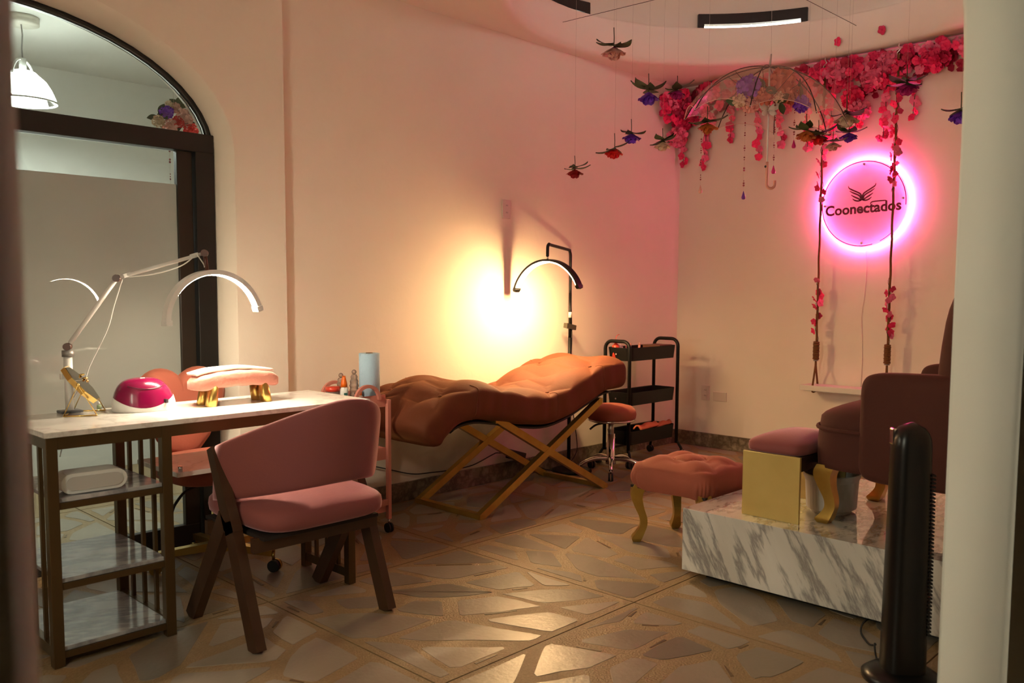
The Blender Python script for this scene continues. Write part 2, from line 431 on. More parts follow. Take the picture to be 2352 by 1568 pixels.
def panel(x0, x1, y0, y1, stones=True, npts=13):
    j = 0.0028
    MB().box(((x0+x1)/2, (y0+y1)/2, -0.006), (x1-x0-2*j, y1-y0-2*j, 0.010)).build('floor_panel', mortar_m, fl)
    if not stones: return
    ang = rf.uniform(0, PI); st = 0.50
    ca, sa = math.cos(ang), math.sin(ang)
    pts = []
    for _ in range(4000):
        p = (rf.uniform(x0, x1), rf.uniform(y0, y1))
        if all(math.hypot(p[0]-q[0], p[1]-q[1]) > 0.185 for q in pts): pts.append(p)
        if len(pts) >= npts+4: break
    def tf(p): return (p[0]*ca+p[1]*sa, (-p[0]*sa+p[1]*ca)/st)
    def it(p): return (p[0]*ca-p[1]*st*sa, p[0]*sa+p[1]*st*ca)
    for i, p in enumerate(pts):
        poly = [(x0+.012, y0+.012), (x1-.012, y0+.012), (x1-.012, y1-.012), (x0+.012, y1-.012)]
        tp = [tf(q) for q in poly]; c0 = tf(p)
        for k, q in enumerate(pts):
            if k == i: continue
            c1 = tf(q); a, b = c1[0]-c0[0], c1[1]-c0[1]
            tp = clip(tp, a, b, a*(c0[0]+c1[0])/2+b*(c0[1]+c1[1])/2)
        poly = inset([it(q) for q in tp], rf.uniform(0.013, 0.032))
        if len(poly) < 3 or area(poly) < 0.004: continue
        n = len(poly); cx = sum(q[0] for q in poly)/n; cy = sum(q[1] for q in poly)/n
        # knock the corners off so that the pieces look broken
        out = []
        for k in range(n):
            a, b = poly[k], poly[(k+1) % n]
            t = rf.uniform(0.03, 0.13); u = rf.uniform(0.86, 0.97); wv = rf.uniform(-0.006, 0.006)
            out.append((a[0]+(b[0]-a[0])*t, a[1]+(b[1]-a[1])*t))
            out.append(((a[0]+b[0])/2+wv, (a[1]+b[1])/2+wv))
            out.append((a[0]+(b[0]-a[0])*u, a[1]+(b[1]-a[1])*u))
        m = MB(); n = len(out); z1 = -0.0002+rf.uniform(0, 0.0008)
        lo = [(x, y, -0.004) for x, y in out]; hi = [(cx+(x-cx)*.985, cy+(y-cy)*.985, z1) for x, y in out]
        m.add(lo+hi, [tuple(range(n, 2*n))]+[(k, (k+1) % n, n+(k+1) % n, n+k) for k in range(n)])
        m.build('marble_piece', stone_m, fl)
        if rf.random() < 0.30:      # a dark sliver of stone beside the piece
            k = rf.randrange(len(poly)); a, b = poly[k], poly[(k+1) % len(poly)]
            if math.hypot(a[0]-b[0], a[1]-b[1]) > 0.08:
                mx, my = (a[0]+b[0])/2, (a[1]+b[1])/2; ox, oy = (mx-cx), (my-cy); l = math.hypot(ox, oy); ox, oy = ox/l*.014, oy/l*.014
                q0 = (a[0]*.7+b[0]*.3+ox, a[1]*.7+b[1]*.3+oy); q1 = (a[0]*.3+b[0]*.7+ox, a[1]*.3+b[1]*.7+oy)
                if all(x0+.015 < q[0] < x1-.015 and y0+.015 < q[1] < y1-.015 for q in (q0, q1)):
                    MB().bar((*q0, -.0012), (*q1, -.0012), 0.012, 0.003, w1=0.005).build('stone_sliver', sliver_m, fl)
XG = [-2.7, -0.33, 0.67, 1.67, 2.67, 3.67, 4.67, 5.85]; YG = [-2.6, -0.1, 0.92, 1.93, 2.94, 3.84, 4.94, 6.4]
for i in range(len(XG)-1):
    for j in range(len(YG)-1):
        x0, x1, y0, y1 = XG[i], XG[i+1], YG[j], YG[j+1]
        vis = (0.6 < x0 < 5 and 0.9 < y0 < 3.8 and not (x0 > 3.6 and y0 < 1.9) and not (x0 < 1.6 and y0 < 1.9)) or (0.6 < x0 < 1.7 and 3.8 < y0 < 4.9)
        panel(x0, x1, y0, y1, vis, 14 if x0 < 4 else 12)

# ---- right wall, back wall, baseboards
struct(MB().box((XC+.06, 2.05, 1.55), (.12, 3.9, 3.1)).build('wall_right', wall_m))
struct(MB().box(((2.28+XC)/2, YB+.06, 1.40), (XC-2.28, .12, 2.80)).build('wall_back', wall_m))
struct(MB().box((XC-.0075, 2.28, .055), (.015, 3.1, .11), bev=.003).build('baseboard_right', base_m))
struct(MB().box(((2.28+XC)/2-.01, YB-.0075, .055), (XC-2.30, .015, .11), bev=.003).build('baseboard_back', base_m))

# ---- arch wall with the elliptical door opening
def arch_pts(cx, zc, aa, bb, n=28, z0=0.0):
    pts = [(cx-aa, z0)] + [(cx-aa*math.cos(PI*i/n), zc+bb*math.sin(PI*i/n)) for i in range(n+1)] + [(cx+aa, z0)]
    return pts
def wall_with_arch(m, y, x0, x1, ztop, outline):
    ol = outline
    vs = []; fs = []
    m.add([(x0, y, 0), (ol[0][0], y, 0), (ol[0][0], y, ztop), (x0, y, ztop)], [(0, 1, 2, 3)])
    m.add([(ol[-1][0], y, 0), (x1, y, 0), (x1, y, ztop), (ol[-1][0], y, ztop)], [(0, 1, 2, 3)])
    for (ax, az), (bx, bz) in zip(ol, ol[1:]):
        if abs(ax-bx) > 1e-5: m.add([(ax, y, az), (bx, y, bz), (bx, y, ztop), (ax, y, ztop)], [(0, 1, 2, 3)])
def ring(m, A, ya, Bp, yb):
    n = len(A); m.add([(x, ya, z) for x, z in A]+[(x, yb, z) for x, z in Bp], [(i, i+1, n+i+1, n+i) for i in range(n-1)], True)
m = MB()
a1 = arch_pts(1.0, 1.85, 1.015, 0.600); a2 = arch_pts(1.0, 1.85, 1.000, 0.580); a3 = arch_pts(1.0, 1.85, 0.972, 0.545); a4 = arch_pts(1.0, 1.85, 0.957, 0.528)
wall_with_arch(m, YA, -0.6, 2.28, 2.80, a1)
ring(m, a1, YA, a2, YA+.012); ring(m, a2, YA+.012, a3, YA+.045); ring(m, a3, YA+.045, a4, YA+.085); ring(m, a4, YA+.085, a4, YA+.19)
wall_with_arch(m, YA+.19, -0.6, 2.40, 2.80, a4)
m.add([(2.28, YA, 0), (2.28, YB, 0), (2.28, YB, 2.8), (2.28, YA, 2.8)], [(0, 1, 2, 3)])
struct(m.build('wall_arch', wall_m))

# ---- front wall with the arch the camera looks through
m = MB()
f1 = arch_pts(1.22, 1.65, 1.075, 1.06, 32); f2 = arch_pts(1.22, 1.65, 1.058, 1.045, 32)
wall_with_arch(m, 0.545, -1.6, 5.9, 2.80, f1)
ring(m, f1, 0.545, f2, 0.558); ring(m, f2, 0.558, f2, 0.690); ring(m, f2, 0.690, f1, 0.703)
wall_with_arch(m, 0.703, -1.6, 5.9, 2.80, f1)
struct(m.build('wall_front', front_m))
struct(MB().box((-.66, 2.25, 1.4), (.12, 3.1, 2.8)).build('wall_left', wall_m))

# ---- ceiling with round opening, drum, upper drum with clerestory windows
m = MB(); N = 72
def rect_hit(a):
    dx, dy = math.cos(a), math.sin(a); t = 1e9
    for lo, hi, c, d in ((-.62, XC, CX, dx), (.70, YB, CY, dy)):
        if d > 1e-9: t = min(t, (hi-c)/d)
        elif d < -1e-9: t = min(t, (lo-c)/d)
    return (CX+dx*t, CY+dy*t, H)
cor = [math.atan2(y-CY, x-CX) % (2*PI) for x in (-.62, XC) for y in (.70, YB)]
angs = sorted(set([2*PI*i/N for i in range(N)]+cor))
prof = [(CR+.055, 2.80), (CR+.030, 2.803), (CR+.012, 2.815), (CR+.003, 2.835), (CR, 2.86), (CR, 3.04), (CR+.004, 3.052), (CR+.015, 3.056), (CR+.23, 3.056)]
n = len(angs); vs = [rect_hit(a) for a in angs]
for r_, z in prof: vs += [(CX+r_*math.cos(a), CY+r_*math.sin(a), z) for a in angs]
fs = []
for k in range(len(prof)):
    for i in range(n): fs.append((k*n+i, k*n+(i+1) % n, (k+1)*n+(i+1) % n, (k+1)*n+i))
m.add(vs, fs, True)
struct(m.build('ceiling', ceil_m))
RU = 1.60
wins = [(R(17.8), R(45.1)), (R(76.0), R(104.0)), (R(150), R(178)), (R(225), R(253)), (R(290), R(318))]
ZW0, ZW1 = 3.06, 3.205
m = MB(); aa = sorted(set([2*PI*i/96 for i in range(96)]+[x for p in wins for x in p]))
for i, a0 in enumerate(aa):
    a1_ = aa[(i+1) % len(aa)]; mid = (a0+(a1_ if a1_ > a0 else a1_+2*PI))/2
    inw = any(p <= mid <= q for p, q in wins)
    for z0, z1 in ((3.05, ZW0), (ZW0, ZW1), (ZW1, 3.52)):
        if inw and z0 == ZW0: continue
        m.add([(CX+RU*math.cos(t), CY+RU*math.sin(t), z) for t, z in ((a0, z0), (a1_, z0), (a1_, z1), (a0, z1))], [(0, 1, 2, 3)], True)
        m.add([(CX+(RU+.1)*math.cos(t), CY+(RU+.1)*math.sin(t), z) for t, z in ((a0, z0), (a1_, z0), (a1_, z1), (a0, z1))], [(0, 1, 2, 3)], True)
m.add([(CX+RU*1.07*math.cos(t), CY+RU*1.07*math.sin(t), 3.52) for t in aa], [tuple(range(len(aa)))])
struct(m.build('ceiling_drum', ceil_m))
for i, (p, q) in enumerate(wins[:2]):
    root = struct(link('window_%d' % (i+1), None, None, (CX+RU*math.cos((p+q)/2), CY+RU*math.sin((p+q)/2), ZW0)))
    nseg = 8
    def cpt(t, z, r_=RU+.0): return Vector((CX+r_*math.cos(t), CY+r_*math.sin(t), z))
    for zz, hh in ((ZW1-.036, .072), (ZW0+.012, .022)):
        mm = MB()
        for k in range(nseg): mm.bar(cpt(p+(q-p)*k/nseg, zz), cpt(p+(q-p)*(k+1)/nseg, zz), .05, hh)
        mm.build('window_rail', black_m, root)
    for t in (p+.012, (p+q)/2, q-.012) if i else (p+.012, q-.012):
        MB().bar(cpt(t, ZW0+.002), cpt(t, ZW1-.002), .045, .05, up=(math.cos(t), math.sin(t), 0)).build('window_mullion', black_m, root)
    mm = MB(); mm.grid(lambda u, v: cpt(p+(q-p)*u, ZW0+(ZW1-ZW0)*v, RU+.02), nseg, 1); mm.build('pane', clear_m, root)

# ---- the room in front (where the camera stands) and the room behind the glass door
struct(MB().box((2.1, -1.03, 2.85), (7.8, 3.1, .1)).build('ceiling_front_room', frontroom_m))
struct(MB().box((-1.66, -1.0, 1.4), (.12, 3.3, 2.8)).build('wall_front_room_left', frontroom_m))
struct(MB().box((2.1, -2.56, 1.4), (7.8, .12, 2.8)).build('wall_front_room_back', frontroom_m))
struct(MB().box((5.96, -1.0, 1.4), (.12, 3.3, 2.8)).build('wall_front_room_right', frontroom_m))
struct(MB().box((1.4, 6.06, 1.32), (4.2, .12, 2.64)).build('wall_next_room_back', nextwall_m))
struct(MB().box((-.66, 5.0, 1.32), (.12, 2.1, 2.64)).build('wall_next_room_left', nextwall_m))
struct(MB().box((3.46, 5.0, 1.32), (.12, 2.1, 2.64)).build('wall_next_room_right', nextwall_m))
struct(MB().box((1.4, 5.04, 2.66), (4.2, 2.14, .1)).build('ceiling_next_room', nextwall_m))

# ---- glass door in the arch
YD = 3.885
dr = struct(link('door_1', None, None, (1.0, YD, 0)))
o1 = arch_pts(1.0, 1.85, 0.955, 0.526, 28); o2 = arch_pts(1.0, 1.85, 0.932, 0.503, 28)
m = MB()
up1 = [p for p in o1 if p[1] >= 1.849]; up2 = [p for p in o2 if p[1] >= 1.849]
ring(m, up1, YD-.02, up2, YD-.02); ring(m, up2, YD-.02, up2, YD+.02); ring(m, up1, YD+.02, up2, YD+.02); ring(m, up1, YD-.02, up1, YD+.02)
m.build('arch_frame', black_m, dr)
for xs in (-1, 1):
    MB().box((1.0+xs*.905, YD, .93), (.092, .06, 1.86), bev=.004).build('door_frame', black_m, dr)
    MB().box((1.0+xs*.818, YD+.012, .93), (.072, .036, 1.84), bev=.004).build('door_stile', pm('dark_brown_stile' if xs > 0 else 'brown_stile', (0.020, 0.013, 0.008), .4), dr)
MB().box((1.0, YD, 1.885), (1.90, .065, .085), bev=.004).build('lintel', black_m, dr)
MB().box((1.0, YD+.012, .05), (1.70, .04, .10), bev=.004).build('bottom_rail', black_m, dr)
MB().box((1.0, YD+.012, 1.165), (1.57, .008, 1.05)).build('frosted_pane', frost_m, dr)
MB().box((1.0, YD+.012, 1.765), (1.57, .008, .15)).build('pane', clear_m, dr)
MB().box((1.0, YD+.012, .37), (1.57, .008, .54)).build('pane', clear_m, dr)
m = MB(); ap = [(1.0-.93*math.cos(PI*i/28), 1.85+.50*math.sin(PI*i/28)) for i in range(29)]
m.prism(ap, Matrix(((1, 0, 0, 0), (0, 0, 1, 0), (0, 1, 0, 0), (0, 0, 0, 1))), YD-.004, YD+.004); m.build('transom_pane', clear_m, dr)

# ---- pendant lamp in the room behind the door
PX, PY = 1.49, 5.0
pt = thing('pendant_lamp', (PX, PY, 2.2), 'white ribbed glass bell pendant lamp glowing behind the arched door', 'lamp')
MB().lathe([(.001, 2.61), (.085, 2.61), (.085, 2.572), (.001, 2.572)], 24, (PX, PY, 0)).build('ceiling_canopy', offwhite_m, pt)
tube('cord', [(PX, PY, 2.575), (PX+.004, PY, 2.52), (PX-.002, PY, 2.45), (PX, PY, 2.40)], .004, grey_m, pt)
m = MB(); pr = [(.016, 2.340), (.045, 2.336), (.060, 2.33), (.075, 2.315), (.108, 2.285), (.132, 2.245), (.148, 2.205), (.156, 2.18)]
vs = []
m.lathe(pr, 64, (PX, PY, 0)); m.build('shade', shade_m, pt)
MB().tube(arcpts((PX, PY, 2.18), .157, 0, 2*PI*.999, 48, (1, 0, 0), (0, 1, 0)), .005, 6).build('shade_rim', white_m, pt)
for k in range(2):
    a = PI*k; MB().tube(arcpts((PX, PY, 2.31), .075, 0, PI, 16, (math.cos(a+.6), math.sin(a+.6), 0), (0, 0, 1.15)), .007, 6).build('shade_loop', white_m, pt) if k == 0 else None
MB().lathe([(.001, 2.40), (.018, 2.40), (.018, 2.34), (.001, 2.34)], 12, (PX, PY, 0)).build('socket', white_m, pt)
MB().ball((PX, PY, 2.285), .035, .035, .045).build('bulb', bulb_m, pt)
l = lamp('pendant_light', 'POINT', (PX, PY, 2.225), PENDANT_W, (0.93, 1.0, 0.92), shadow_soft_size=.05)
l.parent = pt; l.location = (0, 0, .025)

# ================================================================== DESK
X0, X1, Y0, Y1, ZT = 0.875, 2.115, 2.875, 3.335, 0.76
dk = thing('manicure_desk', (1.5, 3.1, 0), 'long narrow manicure desk with white marble top and bronze slatted frame', 'desk')
box('tabletop', ((X0+X1)/2, (Y0+Y1)/2, ZT-.009), (X1-X0, Y1-Y0, .018), desktop_m, dk, bev=.002)
LW = .034
xl, xm, xr = X0+.022, 1.262, 2.02
yf, yb_ = Y0+.022, Y1-.03
for x, y in ((xl, yf), (xl, yb_), (xm, yf), (xm, yb_), (xr, yf), (xr, 3.225)):
    box('leg', (x, y, .371), (LW, LW, .742), bronze_m, dk, bev=.002)
box('top_rail', ((xl+xr)/2, yf, .722), (xr-xl-LW, .03, .040), bronze_m, dk)
box('top_rail', ((xl+xr)/2, yb_, .722), (xr-xl-LW, .03, .040), bronze_m, dk)
for x in (xl, xm, xr):
    ye = yb_ if x != xr else 3.225
    for z in (.722, .045):
        box('side_rail', (x, (yf+ye)/2, z), (.024, ye-yf-LW, .036), bronze_m, dk)
    nb = 3
    for k in range(nb):
        y = yf+(ye-yf)*(k+1)/(nb+1)
        box('slat', (x, y, .384), (.012, .016, .640), bronze_m, dk)
for z in (.545, .285, .062):
    box('shelf', ((xl+xm)/2, (yf+yb_)/2, z-.008), (xm-xl-.020, yb_-yf+.010, .014), shelf_m, dk, bev=.002)
    for y in (yf, yb_):
        box('shelf_rail', ((xl+xm)/2, y, z-.026), (xm-xl-LW, .022, .021), bronze_m, dk)
kn = thing('knee_shelf', (1.55, 3.15, .53), 'short marble ledge mounted under the desk beside the slatted shelf unit', 'shelf')
box('shelf_slab', (1.55, 3.155, .541), (.42, .35, .018), desktop_m, kn, bev=.002)
box('support_rail', (1.55, 3.155, .521), (.40, .03, .022), bronze_m, kn)
tube('shelf_knob', [(1.37, 3.02, .550), (1.37, 3.02, .565)], .008, chrome_m, kn)

# device on the upper shelf
dv = thing('white_speaker', (1.035, 2.96, .545), 'small white rounded electronic device lying on the desk shelf', 'device')
m = MB(); rotd = Matrix.Rotation(R(-4), 3, 'Z')
def stad(w, h, n=8):
    r_ = h/2; p = []
    for i in range(n+1): a = -PI/2+PI*i/n; p.append((w/2-r_+r_*math.cos(a), r_*math.sin(a)))
    for i in range(n+1): a = PI/2+PI*i/n; p.append((-w/2+r_+r_*math.cos(a), r_*math.sin(a)))
    return p
def vert_mat(c, rz=0):   # local x -> world X, local y -> world Z, local z -> world -Y
    return Matrix.Translation(Vector(c)) @ Matrix.Rotation(rz, 4, 'Z') @ Matrix.Rotation(R(90), 4, 'X')
Mv = vert_mat((1.035, 2.955, .580), R(-3))
m.prism(stad(.205, .066), Mv, -.045, .045); m.build('body', white_m, dv)
MB().prism(stad(.175, .044), Mv, .045, .049).build('front_panel', pm('device_grey', (.55, .54, .52), .5), dv)
cb = tube('power_cable', smoothpts([(.94, 2.955, .56), (.918, 3.0, .551), (.93, 3.08, .549), (1.0, 3.2, .549), (1.02, 3.27, .60), (1.04, 3.315, .69)]), .0022, white_m, dv, 6)

# ---- UV nail lamp
uv = thing('nail_lamp', (1.33, 3.2, .76), 'magenta dome nail lamp with white wavy base on the desk', 'nail lamp')
ux, uy, ua, ub, uh = 1.325, 3.205, .112, .088, .118
def uvp(u, v, s=1.0):      # u around, v up
    a = 2*PI*u; ph = v*PI/2
    skew = -.012*math.sin(ph)
    return Vector((ux+skew+ua*s*math.cos(a)*math.cos(ph)**.62, uy+ub*s*math.sin(a)*math.cos(ph)**.62, .762+uh*s*math.sin(ph)))
def wave(u): return .17+.10*math.sin(2*PI*u*2+2.1)
m = MB(); m.grid(lambda u, v: uvp(u, wave(u)+(1-wave(u))*v*.999), 48, 14, closeu=True); m.build('dome', magenta_m, uv)
m = MB(); m.grid(lambda u, v: uvp(u, wave(u)*1.05*v, 1.022)-Vector((0, 0, .001)), 48, 6, closeu=True); m.build('base', white_m, uv)
box('power_port', (ux+.045, uy-.082, .795), (.010, .012, .014), darkslot_m, uv, rot=Matrix.Rotation(R(20), 3, 'Z'))
m = MB(); m.tube([uvp(.60+.30*i/10, .58-.10*math.sin(PI*i/10), 1.003) for i in range(11)], .0022, 6); m.build('lid_seam', pm('seam_dark', (.12, .002, .03), .3), uv)
for k in range(3): MB().ball(uvp(.70+.03*k, .93, 1.003), .004, .004, .002, 8).build('button', white_m, uv)

# ---- padded hand rest with towel
hr = thing('hand_rest', (1.655, 3.15, .76), 'pink velvet hand rest cushion on four short gold legs on the desk', 'hand rest')
HC = Vector((1.655, 3.145, 0))
def hr_pt(u, v, dz, k=1.0):
    x = (u-.5)*.355; y = (v-.5)*.115*k
    return HC+Vector((x, y+.012*math.sin(u*PI), .868-.022*(2*u-1)**2+dz))
m = MB()
def hr_ring(u, t):
    a = 2*PI*t; cx_ = math.copysign(abs(math.cos(a))**.32, math.cos(a)); cz_ = math.copysign(abs(math.sin(a))**.42, math.sin(a))
    e = 1-(abs(2*u-1)**9)*.45
    return HC+Vector(((u-.5)*.355, cx_*.060*e+.004*math.sin(9*u), .862-.020*(2*u-1)**2+cz_*.030*e+.0015*math.sin(30*u+3*a)))
m.grid(lambda t, u: hr_ring(u, t), 20, 26, closeu=True)
for e in (0, 1):
    n0 = len(m.v); pts = [hr_ring(e, t/20) for t in range(20)]; m.add(pts, [tuple(range(20))], True)
m.build('cushion', pm('pink_plush', (.52, .20, .15), .9, sheen=.6, sheen_tint=(1, .7, .6), bump=(90, .25)), hr)
for sx, sy in ((-1, -1), (-1, 1), (1, -1), (1, 1)):
    x, y = 1.655+sx*.105, 3.145+sy*.036
    mt = Matrix(((1, 0, sx*.16), (0, 1, 0), (0, 0, 1)))
    m = MB(); m.lathe([(.001, 0), (.022, 0), (.0235, .002), (.0195, .080), (.001, .080)], 20, (x+sx*.012, y, .760), Matrix(((1, 0, -sx*.16), (0, 1, 0), (0, 0, 1)))); m.build('leg', gold_m, hr)
tw = tag(MB().grid(lambda u, v: HC+Vector(((u-.5)*.325, (v-.45)*.085+.018, .8925-.0205*(2*(.03+u*.94)-1)**2+.0035+.0010*math.sin(14*u+5*v))), 20, 8).build('folded_towel', towel_m), 'folded white towel laid over the pink hand rest', 'towel')
sm = tw.modifiers.new('thick', 'SOLIDIFY'); sm.thickness = .010; sm.offset = 1

# ---- octagonal table mirror on a gold wire stand
mr_ = thing('table_mirror', (1.10, 3.26, .76), 'tilted octagonal mirror on a gold wire stand on the desk', 'mirror')
mc = Vector((1.118, 3.235, .872)); nrm = Vector((-.45, -.48, .62)).normalized()
ex_ = nrm.cross(Vector((0, 0, 1))).normalized(); ey_ = ex_.cross(nrm)*-1; ey_ = nrm.cross(ex_)
nrm = Vector((.62, -.38, .62)).normalized(); ex_ = Vector((0, 0, 1)).cross(nrm).normalized(); ey_ = nrm.cross(ex_)
Mm = Matrix((ex_, ey_, nrm)).transposed().to_4x4(); Mm.translation = mc
oc = [(.066*math.cos(2*PI*i/8+PI/8), .086*math.sin(2*PI*i/8+PI/8)) for i in range(8)]
MB().prism(oc, Mm, -.018, .0).build('mirror_frame', goldbright_m, mr_)
MB().prism([(x*.93, y*.94) for x, y in oc], Mm, .0002, .001).build('glass', mirror_m, mr_)
piv = [mc+ex_*.068*s for s in (-1, 1)]
feet = [(piv[0]+Vector((-.045, .02, 0)), piv[0]+Vector((.05, -.03, 0))), (piv[1]+Vector((-.045, .02, 0)), piv[1]+Vector((.05, -.03, 0)))]
for p, (fa, fb) in zip(piv, feet):
    fa.z = fb.z = .763
    tube('stand_leg', [fa, p, fb], .0022, goldbright_m, mr_, 6)
tube('stand_base', [feet[0][0], feet[1][0]], .0022, goldbright_m, mr_, 6)
tube('stand_base', [feet[0][0], feet[0][1]], .0030, goldbright_m, mr_, 6)
tube('stand_base', [feet[1][0], feet[1][1]], .0030, goldbright_m, mr_, 6)
for p in piv: MB().ball(p, .006).build('pivot_knob', goldbright_m, mr_)
bf = MB()
for k in range(4):
    a = PI*.25+PI*.5*k; bf.ball(mc+ex_*.062+ey_*.02+ex_*.010*math.cos(a)+ey_*.012*math.sin(a)+nrm*.004, .009, .009, .004, 8)
bf.build('gold_ornament', goldbright_m, mr_)
vb = thing('nail_polish_vial', (1.195, 3.30, .76), 'tiny green and white vial behind the gold mirror stand', 'bottle')
MB().lathe([(.001, .760), (.008, .760), (.008, .778), (.004, .781), (.001, .781)], 10, (1.195, 3.30, 0)).build('body', pm('vial_green', (.30, .38, .22), .3), vb)
MB().lathe([(.001, .781), (.0045, .781), (.0045, .791), (.001, .791)], 10, (1.195, 3.30, 0)).build('cap', white_m, vb)

# ---- half moon desk lamp
LX, LY = 1.095, 3.305
dl = thing('desk_lamp', (LX, LY, .76), 'white jointed desk lamp with glowing half moon head over the desk', 'lamp')
box('clamp_base', (LX, LY, .765), (.075, .055, .010), pm('clamp_dark', (.10, .10, .11), .4), dl, bev=.004)
box('clamp_jaw', (LX, LY+.015, .728), (.035, .03, .012), grey_m, dl, bev=.003)
tube('clamp_screw', [(LX, LY+.015, .727), (LX, LY+.015, .690)], .006, grey_m, dl)
tube('column', [(LX, LY, .769), (LX, LY, .968)], .0145, alu_m, dl, 16)
MB().lathe([(.001, .964), (.020, .964), (.020, .986), (.001, .986)], 20, (LX, LY, 0)).build('column_collar', grey_m, dl)
box('cable_clip', (LX-.020, LY, .893), (.016, .02, .022), alu_m, dl, bev=.003)
kb = Vector((LX, LY, 1.000)); el = Vector((1.243, 3.22, 1.247)); tip = Vector((1.522, 3.10, 1.344))
for p, nm in ((kb, 'base_joint'), (el, 'elbow_joint'), (tip, 'head_joint')):
    MB().tube([p+Vector((-.008, -.014, 0)), p+Vector((.008, .014, 0))], .0135, 14).build(nm, brownjoint_m, dl)
MB().tube([kb+(el-kb)*.05, el-(el-kb)*.03], .0085, 10).build('lower_arm', alu_m, dl)
MB().tube([el+(tip-el)*.03, tip-(tip-el)*.03], .0070, 10).build('upper_arm', alu_m, dl)
box('arm_clip', el+(tip-el)*.11+Vector((0, 0, .002)), (.030, .014, .016), white_m, dl, bev=.002, rot=Matrix.Rotation(R(-18), 3, 'Y'))
box('arm_clip', el+(tip-el)*.88+Vector((0, 0, .002)), (.030, .014, .016), white_m, dl, bev=.002, rot=Matrix.Rotation(R(-18), 3, 'Y'))
# half-moon head: arc through the three points, plane nearly parallel to the wall
hL, hR, hT = Vector((1.367, 3.095, 1.090)), Vector((1.731, 3.090, 1.140)), Vector((1.540, 3.10, 1.272))
ch = (hR-hL); cl = ch.length; exh = ch.normalized(); eyh = Vector((0, 0, 1)) - exh*exh.z; eyh = (eyh).normalized()
sag = .158; rr = cl*cl/(8*sag)+sag/2; ctr = (hL+hR)/2+eyh*(sag-rr); half = math.asin(cl/2/rr)
if sag > rr: half = PI-half
def arc_band(r0, r1, w0, w1, n, c, ex, ey, h, nz, tilt=0.0):
    m = MB(); vs = []
    for i in range(n+1):
        a = PI/2+h-(2*h)*i/n
        d = ex*math.cos(a)+ey*math.sin(a)
        for r_, w in ((r0, w0), (r0+tilt*(w1-w0), w1), (r1, w1), (r1, w0)): vs.append(c+d*r_+nz*w)
    fs = []
    for i in range(n):
        for k in range(4): fs.append((i*4+k, i*4+(k+1) % 4, i*4+4+(k+1) % 4, i*4+4+k))
    fs += [(0, 1, 2, 3), (n*4+3, n*4+2, n*4+1, n*4)]
    return m.add(vs, fs, False)
nzh = exh.cross(eyh)
arc_band(rr-.011, rr+.009, -.021, .021, 40, ctr, exh, eyh, half, nzh, .05).build('lamp_head', alu_m, dl)
arc_band(rr-.0120, rr-.0100, -.016, .017, 40, ctr, exh, eyh, half*.96, nzh, .05).build('led_strip', ledd_m, dl)
for s in (-1, 1):
    a = PI/2+s*half*1.0; d = exh*math.cos(a)+eyh*math.sin(a); t = Vector((0, 0, 0))+exh*(-math.sin(a)*s)+eyh*(math.cos(a)*s)
    MB().bar(ctr+d*(rr-.001)-t*.004, ctr+d*(rr-.001)+t*.016, .046, .024, up=d).build('end_cap', white_m, dl)
topp = ctr+eyh*(rr+.008)
MB().tube([tip, (tip+topp)/2, topp], .0075, 10).build('head_stem', brownjoint_m, dl)
tube('cable', smoothpts([tip+Vector((-.03, 0, -.005)), tip+Vector((-.005, 0, -.04)), topp+Vector((-.01, 0, .012))]), .0022, white_m, dl, 6)
tube('cable', smoothpts([el+Vector((.035, -.01, .005)), el+Vector((.12, -.045, .018)), el+(tip-el)*.72+Vector((0, 0, -.022)), tip-(tip-el)*.12]), .0026, white_m, dl, 6)
tube('cable', smoothpts([el+Vector((.02, 0, -.004)), (1.235, 3.23, 1.15), (1.215, 3.25, 1.06), (1.165, 3.29, .93), (1.15, 3.30, .88), (1.12, 3.345, .80), (1.105, 3.355, .74), (1.085, 3.345, .66), (1.06, 3.32, .60)]), .0022, white_m, dl, 6)
box('inline_switch', (1.058, 3.30, .690), (.014, .012, .050), white_m, dl, bev=.004)
MB().ball((1.062, 3.294, .712), .005, n=8).build('indicator', led_blue_m, dl)

# ================================================================== CHAIR AT THE DESK
cha = thing('dining_chair', (1.675, 2.78, 0), 'dusty rose velvet chair with curved back and dark wooden A-frame legs', 'chair')
for x in (1.402, 1.945):
    MB().bar((x, 2.545, 0), (x, 2.705, .415), .036, .060, up=(0, 1, .4)).build('rear_leg', wood_m, cha)
    MB().bar((x, 3.012, 0), (x, 2.735, .425), .036, .058, up=(0, 1, .4), h1=.066).build('front_leg', wood_m, cha)
    MB().bar((x, 2.690, .375), (x, 2.822, .655), .036, .066, up=(0, 1, .4), h1=.040).build('back_post', wood_m, cha)
for y in (2.60, 2.93):
    box('seat_rail', (1.675, y, .345), (.51, .024, .050), wood_m, cha)
box('seat_board', (1.675, 2.765, .372), (.47, .42, .012), pm('seat_underside', (.02, .012, .010), .8), cha)
sc_ = MB().sup((1.690, 2.765, .425), (.520, .530, .105), .55, .42, 40, 16, crown=.026)
for v in sc_.v:
    if v.z > .42: v.z += .004*math.sin(16*v.x)*math.sin(13*v.y)
sc_.build('seat', velvet_m, cha)
def back_pt(u, v, off):
    s = 2*u-1
    x = 1.716+.314*s; y = 2.480+.335*abs(s)**2.3
    zt = .832-.160*s*s; zb = .535-.075*s*s
    z = zb+(zt-zb)*v
    y -= .055*(v-.5)*(1-.5*s*s)
    nx, ny = .335*2.3*abs(s)**1.3*(1 if s > 0 else -1), -.314
    l = math.hypot(nx, ny); nx /= l; ny /= l
    return Vector((x+nx*off, y+ny*off, z))
m = MB()
